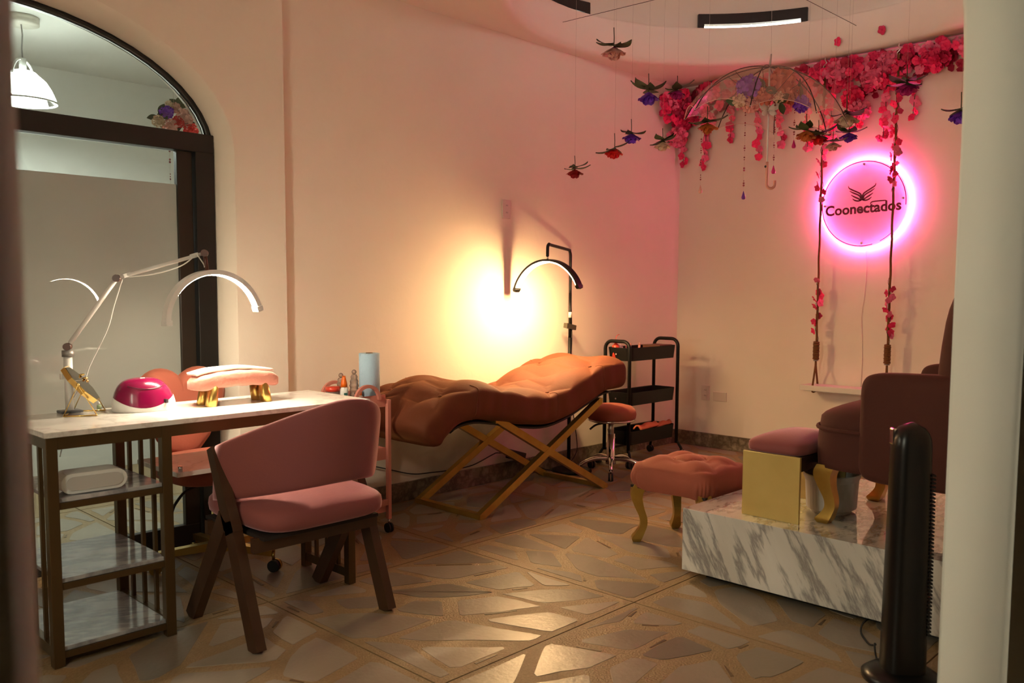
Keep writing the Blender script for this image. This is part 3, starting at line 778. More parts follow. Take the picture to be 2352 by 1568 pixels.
def back_ring(u, t):
    a = 2*PI*t
    vv = .5+.5*math.copysign(abs(math.sin(a))**.35, math.sin(a)); th = .026*math.copysign(abs(math.cos(a))**.5, math.cos(a))
    e = 1-.6*abs(2*u-1)**12
    return back_pt(u, .5+(vv-.5)*(1-.06*abs(2*u-1)**10), th*e)
m.grid(lambda t, u: back_ring(u, t), 36, 40, closeu=True)
for e in (0, 1): m.add([back_ring(e, t/36) for t in range(36)], [tuple(range(36))], True)
m.build('backrest', velvet_m, cha)

# ================================================================== SWIVEL CHAIR BEHIND THE DESK
sw = thing('swivel_chair', (1.74, 3.47, 0), 'coral velvet swivel chair with scalloped back and gold star base', 'chair')
def pillow(m, poly, fn, n=8, th=.03):
    """closed pillow from outline: fn(x, y, h) -> world"""
    cx = sum(p[0] for p in poly)/len(poly); cy = sum(p[1] for p in poly)/len(poly); k = len(poly)
    for sgn in (1, -1):
        vs = []
        for i in range(n+1):
            s = 1-i/n; h = th*(1-s**3.2)**.55*sgn
            vs += [fn(cx+(x-cx)*s, cy+(y-cy)*s, h) for x, y in poly]
        fs = [(i*k+j, i*k+(j+1) % k, (i+1)*k+(j+1) % k, (i+1)*k+j) for i in range(n) for j in range(k)]
        m.add(vs, fs, True)
heart = [(-.075+.115*math.cos(a), .775-.68+.115*math.sin(a)) for a in [R(d) for d in range(195, 35, -16)]]
heart = []
for d in range(215, 40, -13): heart.append((-.083+.112*math.cos(R(d)), .10+.112*math.sin(R(d))))
heart.append((0, .140))
for d in range(140, -36, -13): heart.append((.083+.112*math.cos(R(d)), .10+.112*math.sin(R(d))))
heart += [(.15, -.02), (.115, -.10), (.06, -.165), (0, -.185), (-.06, -.165), (-.115, -.10), (-.15, -.02)]
m = MB(); pillow(m, heart, lambda x, y, h: Vector((1.675+x*1.05, 3.665+h-.10*x*x*4+(y)*.12, .655+y)), 9, .040)
m.build('backrest', velvet2_m, sw)
MB().bar((1.675, 3.69, .50), (1.70, 3.58, .40), .05, .012).build('back_bracket', black_m, sw)
MB().sup((1.715, 3.445, .455), (.46, .44, .10), .5, .55, 36, 14, crown=.018).build('seat', velvet2_m, sw)
MB().lathe([(.001, .40), (.11, .40), (.11, .385), (.03, .375), (.001, .375)], 20, (1.74, 3.47, 0)).build('seat_plate', black_m, sw)
MB().lathe([(.001, .38), (.020, .38), (.020, .27), (.030, .27), (.030, .12), (.040, .115), (.040, .075), (.001, .075)], 20, (1.74, 3.47, 0)).build('column', gold_m, sw)
tube('lever', smoothpts([(1.70, 3.46, .385), (1.58, 3.42, .375), (1.52, 3.40, .335), (1.50, 3.395, .30)]), .006, rubber_m, sw)
for k in range(5):
    a = R(-58+72*k); d = Vector((math.cos(a), math.sin(a), 0)); c = Vector((1.74, 3.47, 0))
    MB().bar(c+d*.02+Vector((0, 0, .100)), c+d*.255+Vector((0, 0, .083)), .040, .036, w1=.034, h1=.026).build('base_arm', gold_m, sw)
    cp = c+d*.255; sd = Vector((-d.y, d.x, 0))
    cs = MB().tube([cp+Vector((0, 0, .085)), cp+Vector((0, 0, .05))], .007, 8).build('caster', gold_m, sw)
    for s in (-1, 1):
        q = cp+d*.006+Vector((0, 0, .027)); MB().tube([q+sd*.004*s, q+sd*.020*s], .026, 16).build('wheel', gold_m if s > 0 else rubber_m, cs)

# ================================================================== PINK TROLLEY
pt_ = thing('storage_trolley', (2.46, 3.51, 0), 'pink metal storage trolley on casters with arched handles beside the desk', 'trolley')
tx0, tx1, ty0, ty1 = 2.32, 2.598, 3.385, 3.66
for x, y in ((tx0, ty0), (tx1, ty0), (tx0, ty1), (tx1, ty1)):
    box('post', (x, y, .370), (.018, .022, .60), pinkmetal_m, pt_)
    cs = MB().tube([(x, y, .072), (x, y, .042)], .006, 8).build('caster', chrome_m, pt_)
    for s in (-1, 1): MB().tube([(x+.004*s, y, .0245), (x+.013*s, y, .0245)], .0245, 14).build('wheel', rubber_m, cs)
for z in (.665, .40, .135):
    tr = MB().box(((tx0+tx1)/2, (ty0+ty1)/2, z-.028), (tx1-tx0-.02, ty1-ty0-.02, .004)).build('tray', pinkmetal_m, pt_)
    w_, d_ = tx1-tx0-.02, ty1-ty0-.02; cx, cy = (tx0+tx1)/2, (ty0+ty1)/2
    for c, s in (((cx, cy-d_/2, z), (w_, .004, .06)), ((cx, cy+d_/2, z), (w_, .004, .06)), ((cx-w_/2, cy, z), (.004, d_, .06)), ((cx+w_/2, cy, z), (.004, d_, .06))):
        box('tray_side', c, s, pinkmetal_m, tr)
for y in (ty0, ty1):
    box('cross_bar', ((tx0+tx1)/2, y, .155), (tx1-tx0, .014, .028), pinkmetal_m, pt_)
for y, xo in ((ty0-.004, 0), (ty1+.004, 0)):
    arc_band(.062, .078, -.008, .008, 20, Vector(((tx0+tx1)/2+.012, y, .675)), Vector((1, 0, 0)), Vector((0, 0, 1.0)), PI/2, Vector((0, 1, 0))).build('handle', pinkmetal_m, pt_)
# things on the trolley (top tray floor z = 0.639)
TZ = .640
pr_ = thing('paper_roll', (2.538, 3.455, TZ), 'tall roll of light blue paper standing on the pink trolley', 'paper roll')
MB().lathe([(.018, TZ), (.051, TZ), (.051, TZ+.258), (.049, TZ+.260), (.020, TZ+.260), (.018, TZ+.255), (.018, TZ)], 36, (2.538, 3.455, 0)).build('paper', paper_m, pr_)
MB().lathe([(.0165, TZ+.002), (.0176, TZ+.002), (.0176, TZ+.262), (.0165, TZ+.262)], 20, (2.538, 3.455, 0)).build('core', pm('cardboard', (.25, .16, .09), .8), pr_)
def bottle(name, label, x, y, body, bm_, cap, cm, z=TZ):
    t = thing(name, (x, y, z), label, 'bottle')
    MB().lathe([(r_, z+h) for r_, h in body], 18, (x, y, 0)).build('body', bm_, t)
    MB().lathe([(r_, z+h) for r_, h in cap], 18, (x, y, 0)).build('cap', cm, t)
    return t
g = bottle('glue_bottle', 'white glue bottle with pointed orange cap on the pink trolley', 2.418, 3.50,
       [(.001, 0), (.020, 0), (.021, .003), (.021, .082), (.017, .093), (.012, .098), (.001, .098)], white_m,
       [(.001, .098), (.0165, .098), (.0155, .115), (.0095, .142), (.008, .152), (.001, .152)], orange_m)
box('label_patch', (2.412, 3.4785, TZ+.055), (.018, .002, .030), label_m, g)
g = bottle('clear_jar', 'squat clear jar with a flat red lid on the pink trolley', 2.372, 3.53,
       [(.001, 0), (.031, 0), (.033, .004), (.033, .078), (.001, .078)], glassy_m,
       [(.001, .078), (.035, .078), (.035, .100), (.001, .100)], red_m)
for nm, lb, x, y, hh in (('crystal_bottle', 'taller cut glass bottle with ball stopper beside the blue paper roll', 2.478, 3.50, .155),
                         ('crystal_bottle', 'shorter cut glass bottle standing left of the taller one on the trolley', 2.452, 3.575, .135)):
    t = thing(nm, (x, y, TZ), lb, 'bottle'); m = MB(); n = 14; pr = []
    for i in range(15): pr.append((.021+(.0025 if i % 2 else -.0015)-.008*max(0, i-10)/4, hh*i/14))
    m.lathe([(.001, TZ)]+[(r_, TZ+z) for r_, z in pr]+[(.001, TZ+hh)], n, (x, y, 0), smooth=False); m.build('body', glassy_m, t)
    MB().ball((x, y, TZ+hh+.012), .012).build('stopper', glassy_m, t)
for x, y, hh, mm, lb in ((2.448, 3.445, .072, black_m, 'small black polish bottle in front of the glass bottles on the trolley'),
                         (2.400, 3.440, .060, pm('dark_amber', (.10, .035, .012), .2), 'small dark amber bottle lying nearest the desk corner on the trolley'),
                         (2.470, 3.435, .082, pm('clear_dropper', (.55, .45, .36), .2), 'small pale dropper bottle with orange top beside the paper roll')):
    bottle('polish_bottle', lb, x, y, [(.001, 0), (.012, 0), (.012, hh*.6), (.006, hh*.7), (.001, hh*.7)], mm,
           [(.001, hh*.7), (.007, hh*.7), (.006, hh), (.001, hh)], orange_m if hh > .08 else black_m)
g = bottle('amber_bottle', 'brown bottle with black pump behind the white glue bottle', 2.447, 3.545, [(.001, 0), (.022, 0), (.022, .090), (.010, .102), (.001, .102)], pm('amber_glass', (.30, .06, .008), .15),
       [(.001, .102), (.010, .102), (.010, .122), (.004, .124), (.004, .140), (.001, .140)], black_m)

# ================================================================== TREATMENT BED
def puff(l, y, a, b):
    P = (l/a+y/b)/2; Q = (l/a-y/b)/2
    return (abs(math.sin(PI*P))*abs(math.sin(PI*Q)))**.42
bd = thing('treatment_bed', (3.6, 3.5, 0), 'wavy terracotta velvet tufted treatment bed on crossed gold legs', 'bed')
CL = smoothpts([(2.698, 0, .462), (2.770, 0, .545), (2.885, 0, .612), (3.05, 0, .630), (3.24, 0, .600), (3.42, 0, .565), (3.58, 0, .548), (3.74, 0, .572), (3.92, 0, .632), (4.10, 0, .692), (4.30, 0, .700)], 12)
LEN = [0.0]
for p, q in zip(CL, CL[1:]): LEN.append(LEN[-1]+(q-p).length)
LT = LEN[-1]; HW, HT, YM = .315, .095, 3.495
def cl_at(s):
    t = s*LT
    for i in range(len(CL)-1):
        if t <= LEN[i+1] or i == len(CL)-2:
            k = (t-LEN[i])/(LEN[i+1]-LEN[i]); p = CL[i].lerp(CL[i+1], k); d = (CL[i+1]-CL[i]).normalized()
            return p, d, Vector((-d.z, 0, d.x))
BA, BB = .205, .205
def bed_pt(s, t):
    p, d, nn = cl_at(s); a = 2*PI*t
    ca, sa = math.cos(a), math.sin(a)
    y = HW*math.copysign(abs(ca)**.30, ca); h = HT*math.copysign(abs(sa)**.36, sa)
    l = s*LT
    ende = min(s, 1-s)*LT; e = (1-max(0, 1-ende/.05)**2.4*.55) if ende < .05 else 1
    y *= 1-(1-e)*.10; h *= e
    if sa > 0:
        fade = max(0, 1-(abs(y)/HW)**8)*min(1, ende/.06)*min(1, sa*1.6)
        h += (.052*puff(l-.03, y, BA, BB)-.043)*fade+.014*(1-(y/HW)**2)*min(1, sa*2)
    else:
        h += .003*math.sin(l*31)*(1-abs(ca))
    if abs(ca) > .8: y += .0030*math.sin(l*46+1.7*math.sin(l*13))*math.copysign(1, ca)*max(0, 1-abs(sa)*1.2)
    return Vector((p.x, YM+y, p.z))+nn*h
m = MB(); m.grid(lambda t, s: bed_pt(s, t), 96, 170, closeu=True)
for e in (0, 1): m.add([bed_pt(e, t/96) for t in range(96)], [tuple(range(96))], True)
m.build('mattress', bed_m, bd)
import itertools
for i in range(1, int(LT/BA)+1):
    for j in range(-3, 4):
        if (i+j) % 2: continue
        l = i*BA+.03; y = j*BB
        if abs(y) > HW-.03 or not .06 < l < LT-.05: continue
        p, d, nn = cl_at(l/LT); c = Vector((p.x, YM+y, p.z))+nn*(HT-.027)
        MB().ball(c, .011, .011, .006, 8, Matrix((d, Vector((0, 1, 0)), nn)).transposed()).build('tuft_button', bed_m, bd)
for s0 in (.22, .60, .86):
    for tc_ in (0.5, 0.0):
        MB().tube([bed_pt(s0+.012*math.sin(6*k/14), (tc_+(-.16+.30*k/14)*(1 if tc_ else -1)) % 1.0) for k in range(15)], .0028, 6).build('seam', bed_m, bd)
for y in (3.245, 3.745):
    for pa, pb in (((3.095, y, .012), (4.10, y, .548)), ((4.150, y+.001, .012), (3.20, y+.001, .530))):
        MB().bar(pa, pb, .040, .036, up=(0, 1, 0)).build('leg_bar', goldleaf_m, bd)
for x in (3.095, 4.150): box('foot_bar', (x, 3.495, .014), (.036, .54, .028), goldleaf_m, bd)
for x, z in ((3.21, .518), (4.09, .548)): box('support_bar', (x, 3.495, z), (.036, .54, .030), goldleaf_m, bd)
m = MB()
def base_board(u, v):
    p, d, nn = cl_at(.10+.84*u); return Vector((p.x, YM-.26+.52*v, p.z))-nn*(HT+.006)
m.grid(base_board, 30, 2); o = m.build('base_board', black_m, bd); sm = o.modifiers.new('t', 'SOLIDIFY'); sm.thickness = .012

# ---- black half moon floor lamp behind the bed
fp = Vector((4.405, 3.745, 0))
fl_ = thing('floor_lamp', (fp.x, fp.y, 0), 'black floor lamp with glowing warm half moon head behind the bed', 'lamp')
MB().lathe([(.001, 0), (.135, 0), (.135, .012), (.120, .018), (.020, .020), (.001, .020)], 32, (fp.x-.02, fp.y-.045, 0)).build('base', blackmetal_m, fl_)
tube('lower_pole', [fp+Vector((0, 0, .018)), fp+Vector((0, 0, .90))], .0125, blackmetal_m, fl_, 12)
tube('upper_pole', [fp+Vector((0, 0, .90)), fp+Vector((0, 0, 1.20))], .0105, blackmetal_m, fl_, 12)
tube('pole_label', [fp+Vector((0, 0, 1.035)), fp+Vector((0, 0, 1.072))], .0112, offwhite_m, fl_, 12)
MB().bar(fp+Vector((-.06, -.012, .985)), fp+Vector((.055, .006, .965)), .028, .032).build('height_clamp', pm('clamp_bronze', (.045, .035, .02), .4), fl_)
ht = Vector((3.935, 3.53, 1.400))
tube('gooseneck', smoothpts([fp+Vector((0, 0, 1.19)), fp+Vector((0, 0, 1.40)), fp+Vector((0, 0, 1.452)), fp+Vector((-.022, -.010, 1.478)), fp+Vector((-.05, -.022, 1.484)), fp+Vector((-.40, -.178, 1.496)), ht+Vector((.03, .014, .098)), ht+Vector((.006, .003, .085)), ht+Vector((0, 0, .055)), ht+Vector((0, 0, .022))], 5), .0098, blackmetal_m, fl_, 10)
tube('head_pin', [ht+Vector((0, 0, .030)), ht+Vector((0, 0, -.004))], .006, chrome_m, fl_)
fL, fR = Vector((3.915, 3.775, 1.222)), Vector((3.955, 3.292, 1.243))
ch = fR-fL; cl = ch.length; exf = ch.normalized(); eyf = (Vector((0, 0, 1))-exf*exf.z).normalized(); nzf = exf.cross(eyf)
sag = .166; rf_ = cl*cl/(8*sag)+sag/2; cf = (fL+fR)/2+eyf*(sag-rf_); hf = math.asin(cl/2/rf_)
arc_band(rf_-.014, rf_+.007, -.024, .024, 44, cf, exf, eyf, hf, nzf, .16).build('lamp_head', blackmetal_m, fl_)
arc_band(rf_-.0148, rf_-.0120, -.019, .020, 44, cf, exf, eyf, hf*.955, nzf, .16).build('led_strip', ledw_m, fl_)
for s in (-1, 1):
    a = PI/2+s*hf; d = exf*math.cos(a)+eyf*math.sin(a); t = exf*(-math.sin(a)*s)+eyf*(math.cos(a)*s)
    MB().bar(cf+d*(rf_-.003)-t*.003, cf+d*(rf_-.003)+t*.016, .052, .026, up=d, w1=.040, h1=.020).build('end_cap', blackmetal_m, fl_)
tube('lamp_cable', smoothpts([fp+Vector((.012, 0, 1.10)), fp+Vector((.022, 0, .9)), fp+Vector((.014, 0, .7)), fp+Vector((.018, -.01, .45)), fp+Vector((.05, -.02, .25)), fp+Vector((.045, -.03, .12)), fp+Vector((.0, .03, .02)), fp+Vector((-.15, .05, .012)), Vector((4.05, 3.80, .10))]), .003, rubber_m, fl_, 6)
br = thing('power_adapter', (3.95, 3.79, .10), 'black power adapter brick hanging on its cord under the bed', 'adapter')
box('brick', (3.945, 3.80, .152), (.155, .036, .060), rubber_m, br, bev=.006, rot=Matrix.Rotation(R(17), 3, 'Y'))
tube('cord', smoothpts([(3.875, 3.80, .172), (3.80, 3.825, .185), (3.757, 3.828, .178), (3.587, 3.83, .135), (3.407, 3.83, .131), (3.252, 3.83, .139), (3.104, 3.83, .153), (2.917, 3.83, .211), (2.75, 3.83, .26), (2.55, 3.835, .30)]), .0035, rubber_m, br, 6)

# ---- round stool with chrome star base
st = thing('round_stool', (4.50, 3.46, 0), 'round rose velvet stool on chrome star base by the bed head', 'stool')
SX, SY = 4.50, 3.46
MB().lathe([(.001, .368), (.148, .368), (.162, .380), (.166, .405), (.160, .432), (.135, .455), (.08, .468), (.001, .472)], 36, (SX, SY, 0)).build('seat', velvet2_m, st)
MB().lathe([(.001, .350), (.060, .350), (.150, .358), (.158, .364), (.158, .372), (.001, .372)], 36, (SX, SY, 0)).build('seat_rim', chrome_m, st)
MB().lathe([(.001, .352), (.020, .352), (.020, .26), (.001, .26)], 18, (SX, SY, 0)).build('piston', steel_m, st)
MB().lathe([(.001, .270), (.027, .270), (.027, .12), (.034, .115), (.034, .070), (.001, .070)], 20, (SX, SY, 0)).build('column', chrome_m, st)
tube('lever', smoothpts([(SX-.02, SY+.01, .345), (SX-.09, SY+.05, .335), (SX-.13, SY+.075, .305)]), .007, rubber_m, st)
for k in range(5):
    a = R(218+72*k); d = Vector((math.cos(a), math.sin(a), 0)); c = Vector((SX, SY, 0)); sd = Vector((-d.y, d.x, 0))
    pts = smoothpts([c+d*.022+Vector((0, 0, .105)), c+d*.10+Vector((0, 0, .108)), c+d*.17+Vector((0, 0, .092)), c+d*.215+Vector((0, 0, .066))], 5)
    MB().tube(pts, [.017-.006*i/(len(pts)-1) for i in range(len(pts))], 10).build('base_arm', chrome_m, st)
    cp = c+d*.212
    cs = MB().tube([cp+Vector((0, 0, .07)), cp+Vector((0, 0, .044))], .006, 8).build('caster', chrome_m, st)
    for s in (-1, 1):
        q = cp+d*.008+Vector((0, 0, .0265)); MB().tube([q+sd*.004*s, q+sd*.016*s], .0262, 16).build('wheel', rubber_m, cs)

# ---- black three tier trolley
ct = thing('utility_cart', (5.05, 3.61, 0), 'black metal three tier utility cart in the wall corner', 'cart')
kx0, kx1, ky0, ky1 = 4.755, 5.345, 3.505, 3.715
ZC = .868
for x in (kx0, kx1):
    s = -1 if x == kx0 else 1
    pts = [Vector((x, ky0, .10)), Vector((x, ky0, ZC-.06))]+arcpts((x, ky0+.055, ZC-.055), .055, PI, PI/2, 6, (0, 1, 0), (0, 0, 1))+arcpts((x, ky1-.055, ZC-.055), .055, PI/2, 0, 6, (0, 1, 0), (0, 0, 1))+[Vector((x, ky1, ZC-.06)), Vector((x, ky1, .10))]
    tube('end_frame', pts, .0125, blackmetal_m, ct, 10)
    pts = smoothpts([(x-s*.01, ky0, .115), (x-s*.005, ky0-.03, .085), (x+s*.0, ky0-.055, .058)], 4)
    for yy, sg in ((ky0, -1), (ky1, 1)):
        tube('foot', smoothpts([(x, yy, .12), (x+s*.010, yy+sg*.020, .085), (x+s*.02, yy+sg*.035, .052)], 4), .010, blackmetal_m, ct)
        cs = MB().tube([(x+s*.02, yy+sg*.035, .058), (x+s*.02, yy+sg*.035, .036)], .006, 8).build('caster', chrome_m, ct)
        for e in (-1, 1): MB().tube([(x+s*.02+e*.003, yy+sg*.035, .0255), (x+s*.02+e*.014, yy+sg*.035, .0255)], .0252, 14).build('wheel', rubber_m, cs)
def roundrect(x0, x1, y0, y1, r_, n=4):
    p = []
    for cx, cy, a0 in ((x1-r_, y1-r_, 0), (x0+r_, y1-r_, PI/2), (x0+r_, y0+r_, PI), (x1-r_, y0+r_, 1.5*PI)):
        for i in range(n+1): a = a0+PI/2*i/n; p.append((cx+r_*math.cos(a), cy+r_*math.sin(a)))
    return p
for z0, z1 in ((.735, .822), (.425, .512), (.150, .242)):
    pl = roundrect(kx0+.012, kx1-.012, ky0+.004, ky1-.004, .035); k = len(pl)
    m = MB(); vs = []
    for sc, z in ((.94, z0+.004), (.96, z0), (1.0, z1), (1.012, z1+.002), (1.012, z1-.004)):
        cx, cy = (kx0+kx1)/2, (ky0+ky1)/2; vs += [(cx+(x-cx)*sc, cy+(y-cy)*sc, z) for x, y in pl]
    fs = [tuple(range(k))]+[(i*k+j, i*k+(j+1) % k, (i+1)*k+(j+1) % k, (i+1)*k+j) for i in range(4) for j in range(k)]
    m.add(vs, fs, False); o = m.build('tray', blackmetal_m, ct)
    sm = o.modifiers.new('t', 'SOLIDIFY'); sm.thickness = .003
    tube('bolt', [(kx0+.004, ky0+.115, (z0+z1)/2), (kx0-.002, ky0+.115, (z0+z1)/2)], .006, chrome_m, o)
box('lower_shelf_bar', ((kx0+kx1)/2, ky1-.02, .108), (kx1-kx0, .016, .014), blackmetal_m, ct)
for x, y, w_, lb in ((5.02, 3.545, .22, 'coral towel lying in the bottom cart tray nearer the stool'), (5.235, 3.56, .19, 'coral towel in the bottom cart tray nearer the wall corner')):
    m = MB(); m.grid(lambda u, v: Vector((x+(u-.5)*w_, y+(v-.5)*.055, .236+.028*math.sin(PI*v)*(.5+.5*abs(math.sin(5*u+x)))+.012*u)), 16, 8)
    o = tag(m.build('coral_towel', towelcoral_m), lb, 'towel'); sm = o.modifiers.new('t', 'SOLIDIFY'); sm.thickness = .012; sm.offset = -1
for i, (x, y) in enumerate(((4.84, 3.60), (4.868, 3.585), (4.892, 3.60), (4.97, 3.58), (4.99, 3.60))):
    pn = thing('makeup_brush', (x, y, .737), ('first', 'second', 'third', 'fourth', 'fifth')[i]+' blush handled brush from the left in the top cart tray', 'brush', 'brushes in the top cart tray')
    tube('brush_handle', [(x, y, .737), (x+.006*(i % 2), y, .835)], .0045, drop_clr, pn, 6)
    tube('brush_tip', [(x+.006*(i % 2), y, .835), (x+.008*(i % 2), y, .852)], [.004, .001], pinkmetal_m, pn, 6)
bottle('pump_bottle', 'white round pot in the top tray of the black cart', 4.835, 3.66, [(.001, 0), (.030, 0), (.030, .088), (.001, .09)], white_m, [(.001, .09), (.018, .09), (.014, .104), (.001, .106)], white_m, .738)
g = bottle('red_bottle', 'red bottle with bent straw in the top tray of the black cart', 4.795, 3.655, [(.001, 0), (.026, 0), (.026, .095), (.012, .11), (.001, .11)], red_m, [(.001, .11), (.010, .11), (.010, .12), (.001, .12)], red_m, .738)
tube('straw', smoothpts([(4.795, 3.655, .855), (4.797, 3.655, .890), (4.812, 3.655, .906), (4.835, 3.655, .912)]), .0022, red_m, g, 6)
bk = tag(box('notebook', (5.25, 3.62, .812), (.16, .15, .030), pm('book_cover', (.16, .06, .04), .5), None, .003), 'flat brown book on a box in the top tray of the black cart', 'book')
tag(box('storage_box', (5.25, 3.62, .768), (.17, .16, .060), black_m, None, .003), 'low black box under the brown book in the cart tray', 'box')

# ================================================================== OTTOMAN
def cabriole(m, top, h, out, w=.026):
    """S-curved leg: top point, height, outward unit vector"""
    top = Vector(top); out = Vector(out).normalized(); sd = Vector((-out.y, out.x, 0))
    prof = [(0, 0.000, 1.25), (.10, .012, 1.28), (.22, .018, 1.15), (.40, .006, .92), (.58, -.012, .76), (.72, -.014, .72), (.84, .000, .85), (.93, .014, 1.02), (1.0, .016, .72)]
    ps = smoothpts([(a, b, c) for a, b, c in prof], 4); vs = []
    for t, o, r_ in ps:
        c = top+out*o*h/.26+Vector((0, 0, -h*t))
        for i, j in ((-1, -1), (1, -1), (1, 1), (-1, 1)): vs.append(c+(out*i+sd*j)*w*r_*.80)
    n = len(ps); fs = [(0, 1, 2, 3), tuple(4*(n-1)+k for k in (3, 2, 1, 0))]
    for i in range(n-1):
        for k in range(4): fs.append((4*i+k, 4*i+(k+1) % 4, 4*i+4+(k+1) % 4, 4*i+4+k))
    return m.add(vs, fs, False)
ot = thing('tufted_ottoman', (3.515, 2.225, 0), 'square tufted rose velvet ottoman on gold cabriole legs beside the platform', 'ottoman')
ox0, ox1, oy0, oy1 = 3.315, 3.715, 2.010, 2.445
for x in (ox0+.045, ox1-.045):
    for y in (oy0+.045, oy1-.045):
        m = cabriole(MB(), (x, y, .288), .286, (x-3.515, y-2.228, 0), .030); m.build('leg', goldleaf_m, ot)
m = MB(); ow, od = (ox1-ox0)/2, (oy1-oy0)/2; ocx, ocy = (ox0+ox1)/2, (oy0+oy1)/2
def ott(t, v):
    # t around 0..1, v: 0 bottom edge -> .35 top edge of side -> 1 centre of the top
    a = 2*PI*t; ca, sa = math.cos(a), math.sin(a)
    kx = math.copysign(abs(ca)**.30, ca); ky = math.copysign(abs(sa)**.30, sa)
    if v < .4:
        k = v/.4; bul = math.sin(PI*k)*.012
        z = .268+.100*k+.006*math.sin(a*14)*(1-k)*.5; r_ = 1+bul/ow-.03*(1-k)
        wr = .0035*math.sin(a*26+2*math.sin(a*5))*math.sin(PI*min(1, k*1.2))
        return Vector((ocx+kx*(ow*r_+wr), ocy+ky*(od*r_+wr), z))
    k = (v-.4)/.6; s = 1-k
    x = kx*ow*s*(1-.0*k); y = ky*od*s
    e = (1-s**6)**.5
    tf = max(0, 1-s**5)
    z = .368+.030*e+.022*math.cos(s*PI/2)+(.030*puff(x+.105, y, .105, .105)-.020)*tf
    return Vector((ocx+x, ocy+y, z))
m.grid(lambda t, v: ott(t, v), 120, 46, closeu=True); m.build('cushion', velvet2_m, ot)
box('underside', (ocx, ocy, .275), (ow*1.9, od*1.9, .012), black_m, ot)
for i in range(-2, 3):
    for j in range(-2, 3):
        x, y = i*.105, j*.105
        if (i+j) % 2 == 0 or abs(x) > .15 or abs(y) > .16: continue
        MB().ball((ocx+x, ocy+y, .392), .010, .010, .006, 8).build('tuft_button', velvet2_m, ot)

# ================================================================== MARBLE PLATFORM AND PEDICURE CHAIR
pf = thing('marble_platform', (3.6, 1.34, 0), 'low white marble platform with grey veins under the pedicure chair', 'platform')
box('slab', (3.60, 1.338, .168), (1.10, 1.245, .264), plat_m, pf, bev=.002)
box('plinth', (3.62, 1.33, .018), (.98, 1.12, .036), black_m, pf)
PZ = .300
ft = thing('footrest', (3.36, 1.615, PZ), 'gold sided footrest bench with a padded rose cushion on the platform', 'footrest')
box('side_panel', (3.147, 1.615, PZ+.132), (.014, .245, .264), goldpanel_m, ft, bev=.0015)
box('side_panel', (3.573, 1.615, PZ+.132), (.014, .245, .264), goldpanel_m, ft, bev=.0015)
box('seat_frame', (3.36, 1.615, PZ+.232), (.412, .235, .055), pm('footrest_frame', (.035, .015, .012), .5), ft)
MB().sup((3.360, 1.62, PZ+.284), (.425, .252, .060), .5, .35, 36, 14, crown=.026).build('cushion', velvet_m, ft)
bs = thing('foot_basin', (3.455, 1.50, PZ), 'white ribbed plastic foot basin under the pedicure chair', 'basin')
m = MB(); pl = []
prof = [(.001, 0), (.150, 0)]
for i in range(9): prof += [(.155+.004*i, .012+.016*i), (.161+.004*i, .020+.016*i)]
prof += [(.205, .165), (.215, .185), (.212, .190), (.200, .186), (.185, .02), (.001, .012)]
m.lathe(prof, 40, (3.455, 1.500, PZ), Matrix.Diagonal((.62, .52, .86)), smooth=False); m.build('tub', pm('basin_plastic', (.62, .60, .56), .4), bs)

ac = thing('pedicure_armchair', (3.52, 1.10, PZ), 'large rose velvet armchair with gold curved legs on the marble platform', 'armchair')
for x in (3.255, 3.765):
    for y, o in ((1.425, 1), (.84, -1)):
        m = cabriole(MB(), (x, y, .535), .235, (0, o, 0), .036); m.build('leg', goldleaf_m, ac)
m = MB()
def apron(t, v):
    a = 2*PI*t; ca, sa = math.cos(a), math.sin(a)
    kx = math.copysign(abs(ca)**.45, ca); ky = math.copysign(abs(sa)**.45, sa)
    s = 1+.010*math.sin(PI*v); return Vector((3.52+kx*.335*s, 1.115+ky*.390*s, .525+.150*v))
m.grid(apron, 60, 8, closeu=True); m.add([apron(i/60, 0) for i in range(60)], [tuple(range(60))]); m.build('seat_base', arm_m, ac)
pts = [apron(i/60, 1)*1.0 for i in range(60)]
MB().tube([Vector((3.52+(p.x-3.52)*1.012, 1.115+(p.y-1.115)*1.012, .678)) for p in pts], .008, 8, closed=True).build('piping', arm_m, ac)
MB().sup((3.52, 1.115, .690), (.665, .775, .125), .5, .45, 40, 16, crown=.055).build('seat_cushion', arm_m, ac)
for x, s in ((3.215, -1), (3.825, 1)):
    m = MB()
    def armp(t, v, x=x):
        a = 2*PI*t; ca, sa = math.cos(a), math.sin(a)
        yy = math.copysign(abs(ca)**.22, ca); zz = math.copysign(abs(sa)**.22, sa)
        k = 1-(abs(2*v-1)**4)*.10
        y = 1.002+yy*.284*k; z = .705+zz*.205*k
        if zz > .6: z += .015*(1.286-y)/.57
        return Vector((x+(v-.5)*.115, y, z-.0))
    m.grid(armp, 60, 10, closeu=True)
    for e in (0, 1): m.add([armp(i/60, e) for i in range(60)], [tuple(range(60))], True)
    m.build('armrest', arm_m, ac)
MB().sup((3.52, .900, 1.00), (.70, .30, .56), .62, .55, 40, 20, mat=Matrix.Rotation(R(6), 3, 'X')).build('backrest', arm_m, ac)
MB().sup((3.52, .835, .70), (.62, .20, .40), .4, .4, 32, 14).build('lower_back', arm_m, ac)
MB().tube([Vector((3.52-.30+.60*i/14, 1.035-.11*(2*i/14-1)**4, 1.075)) for i in range(15)], .004, 6).build('back_seam', arm_m, ac)

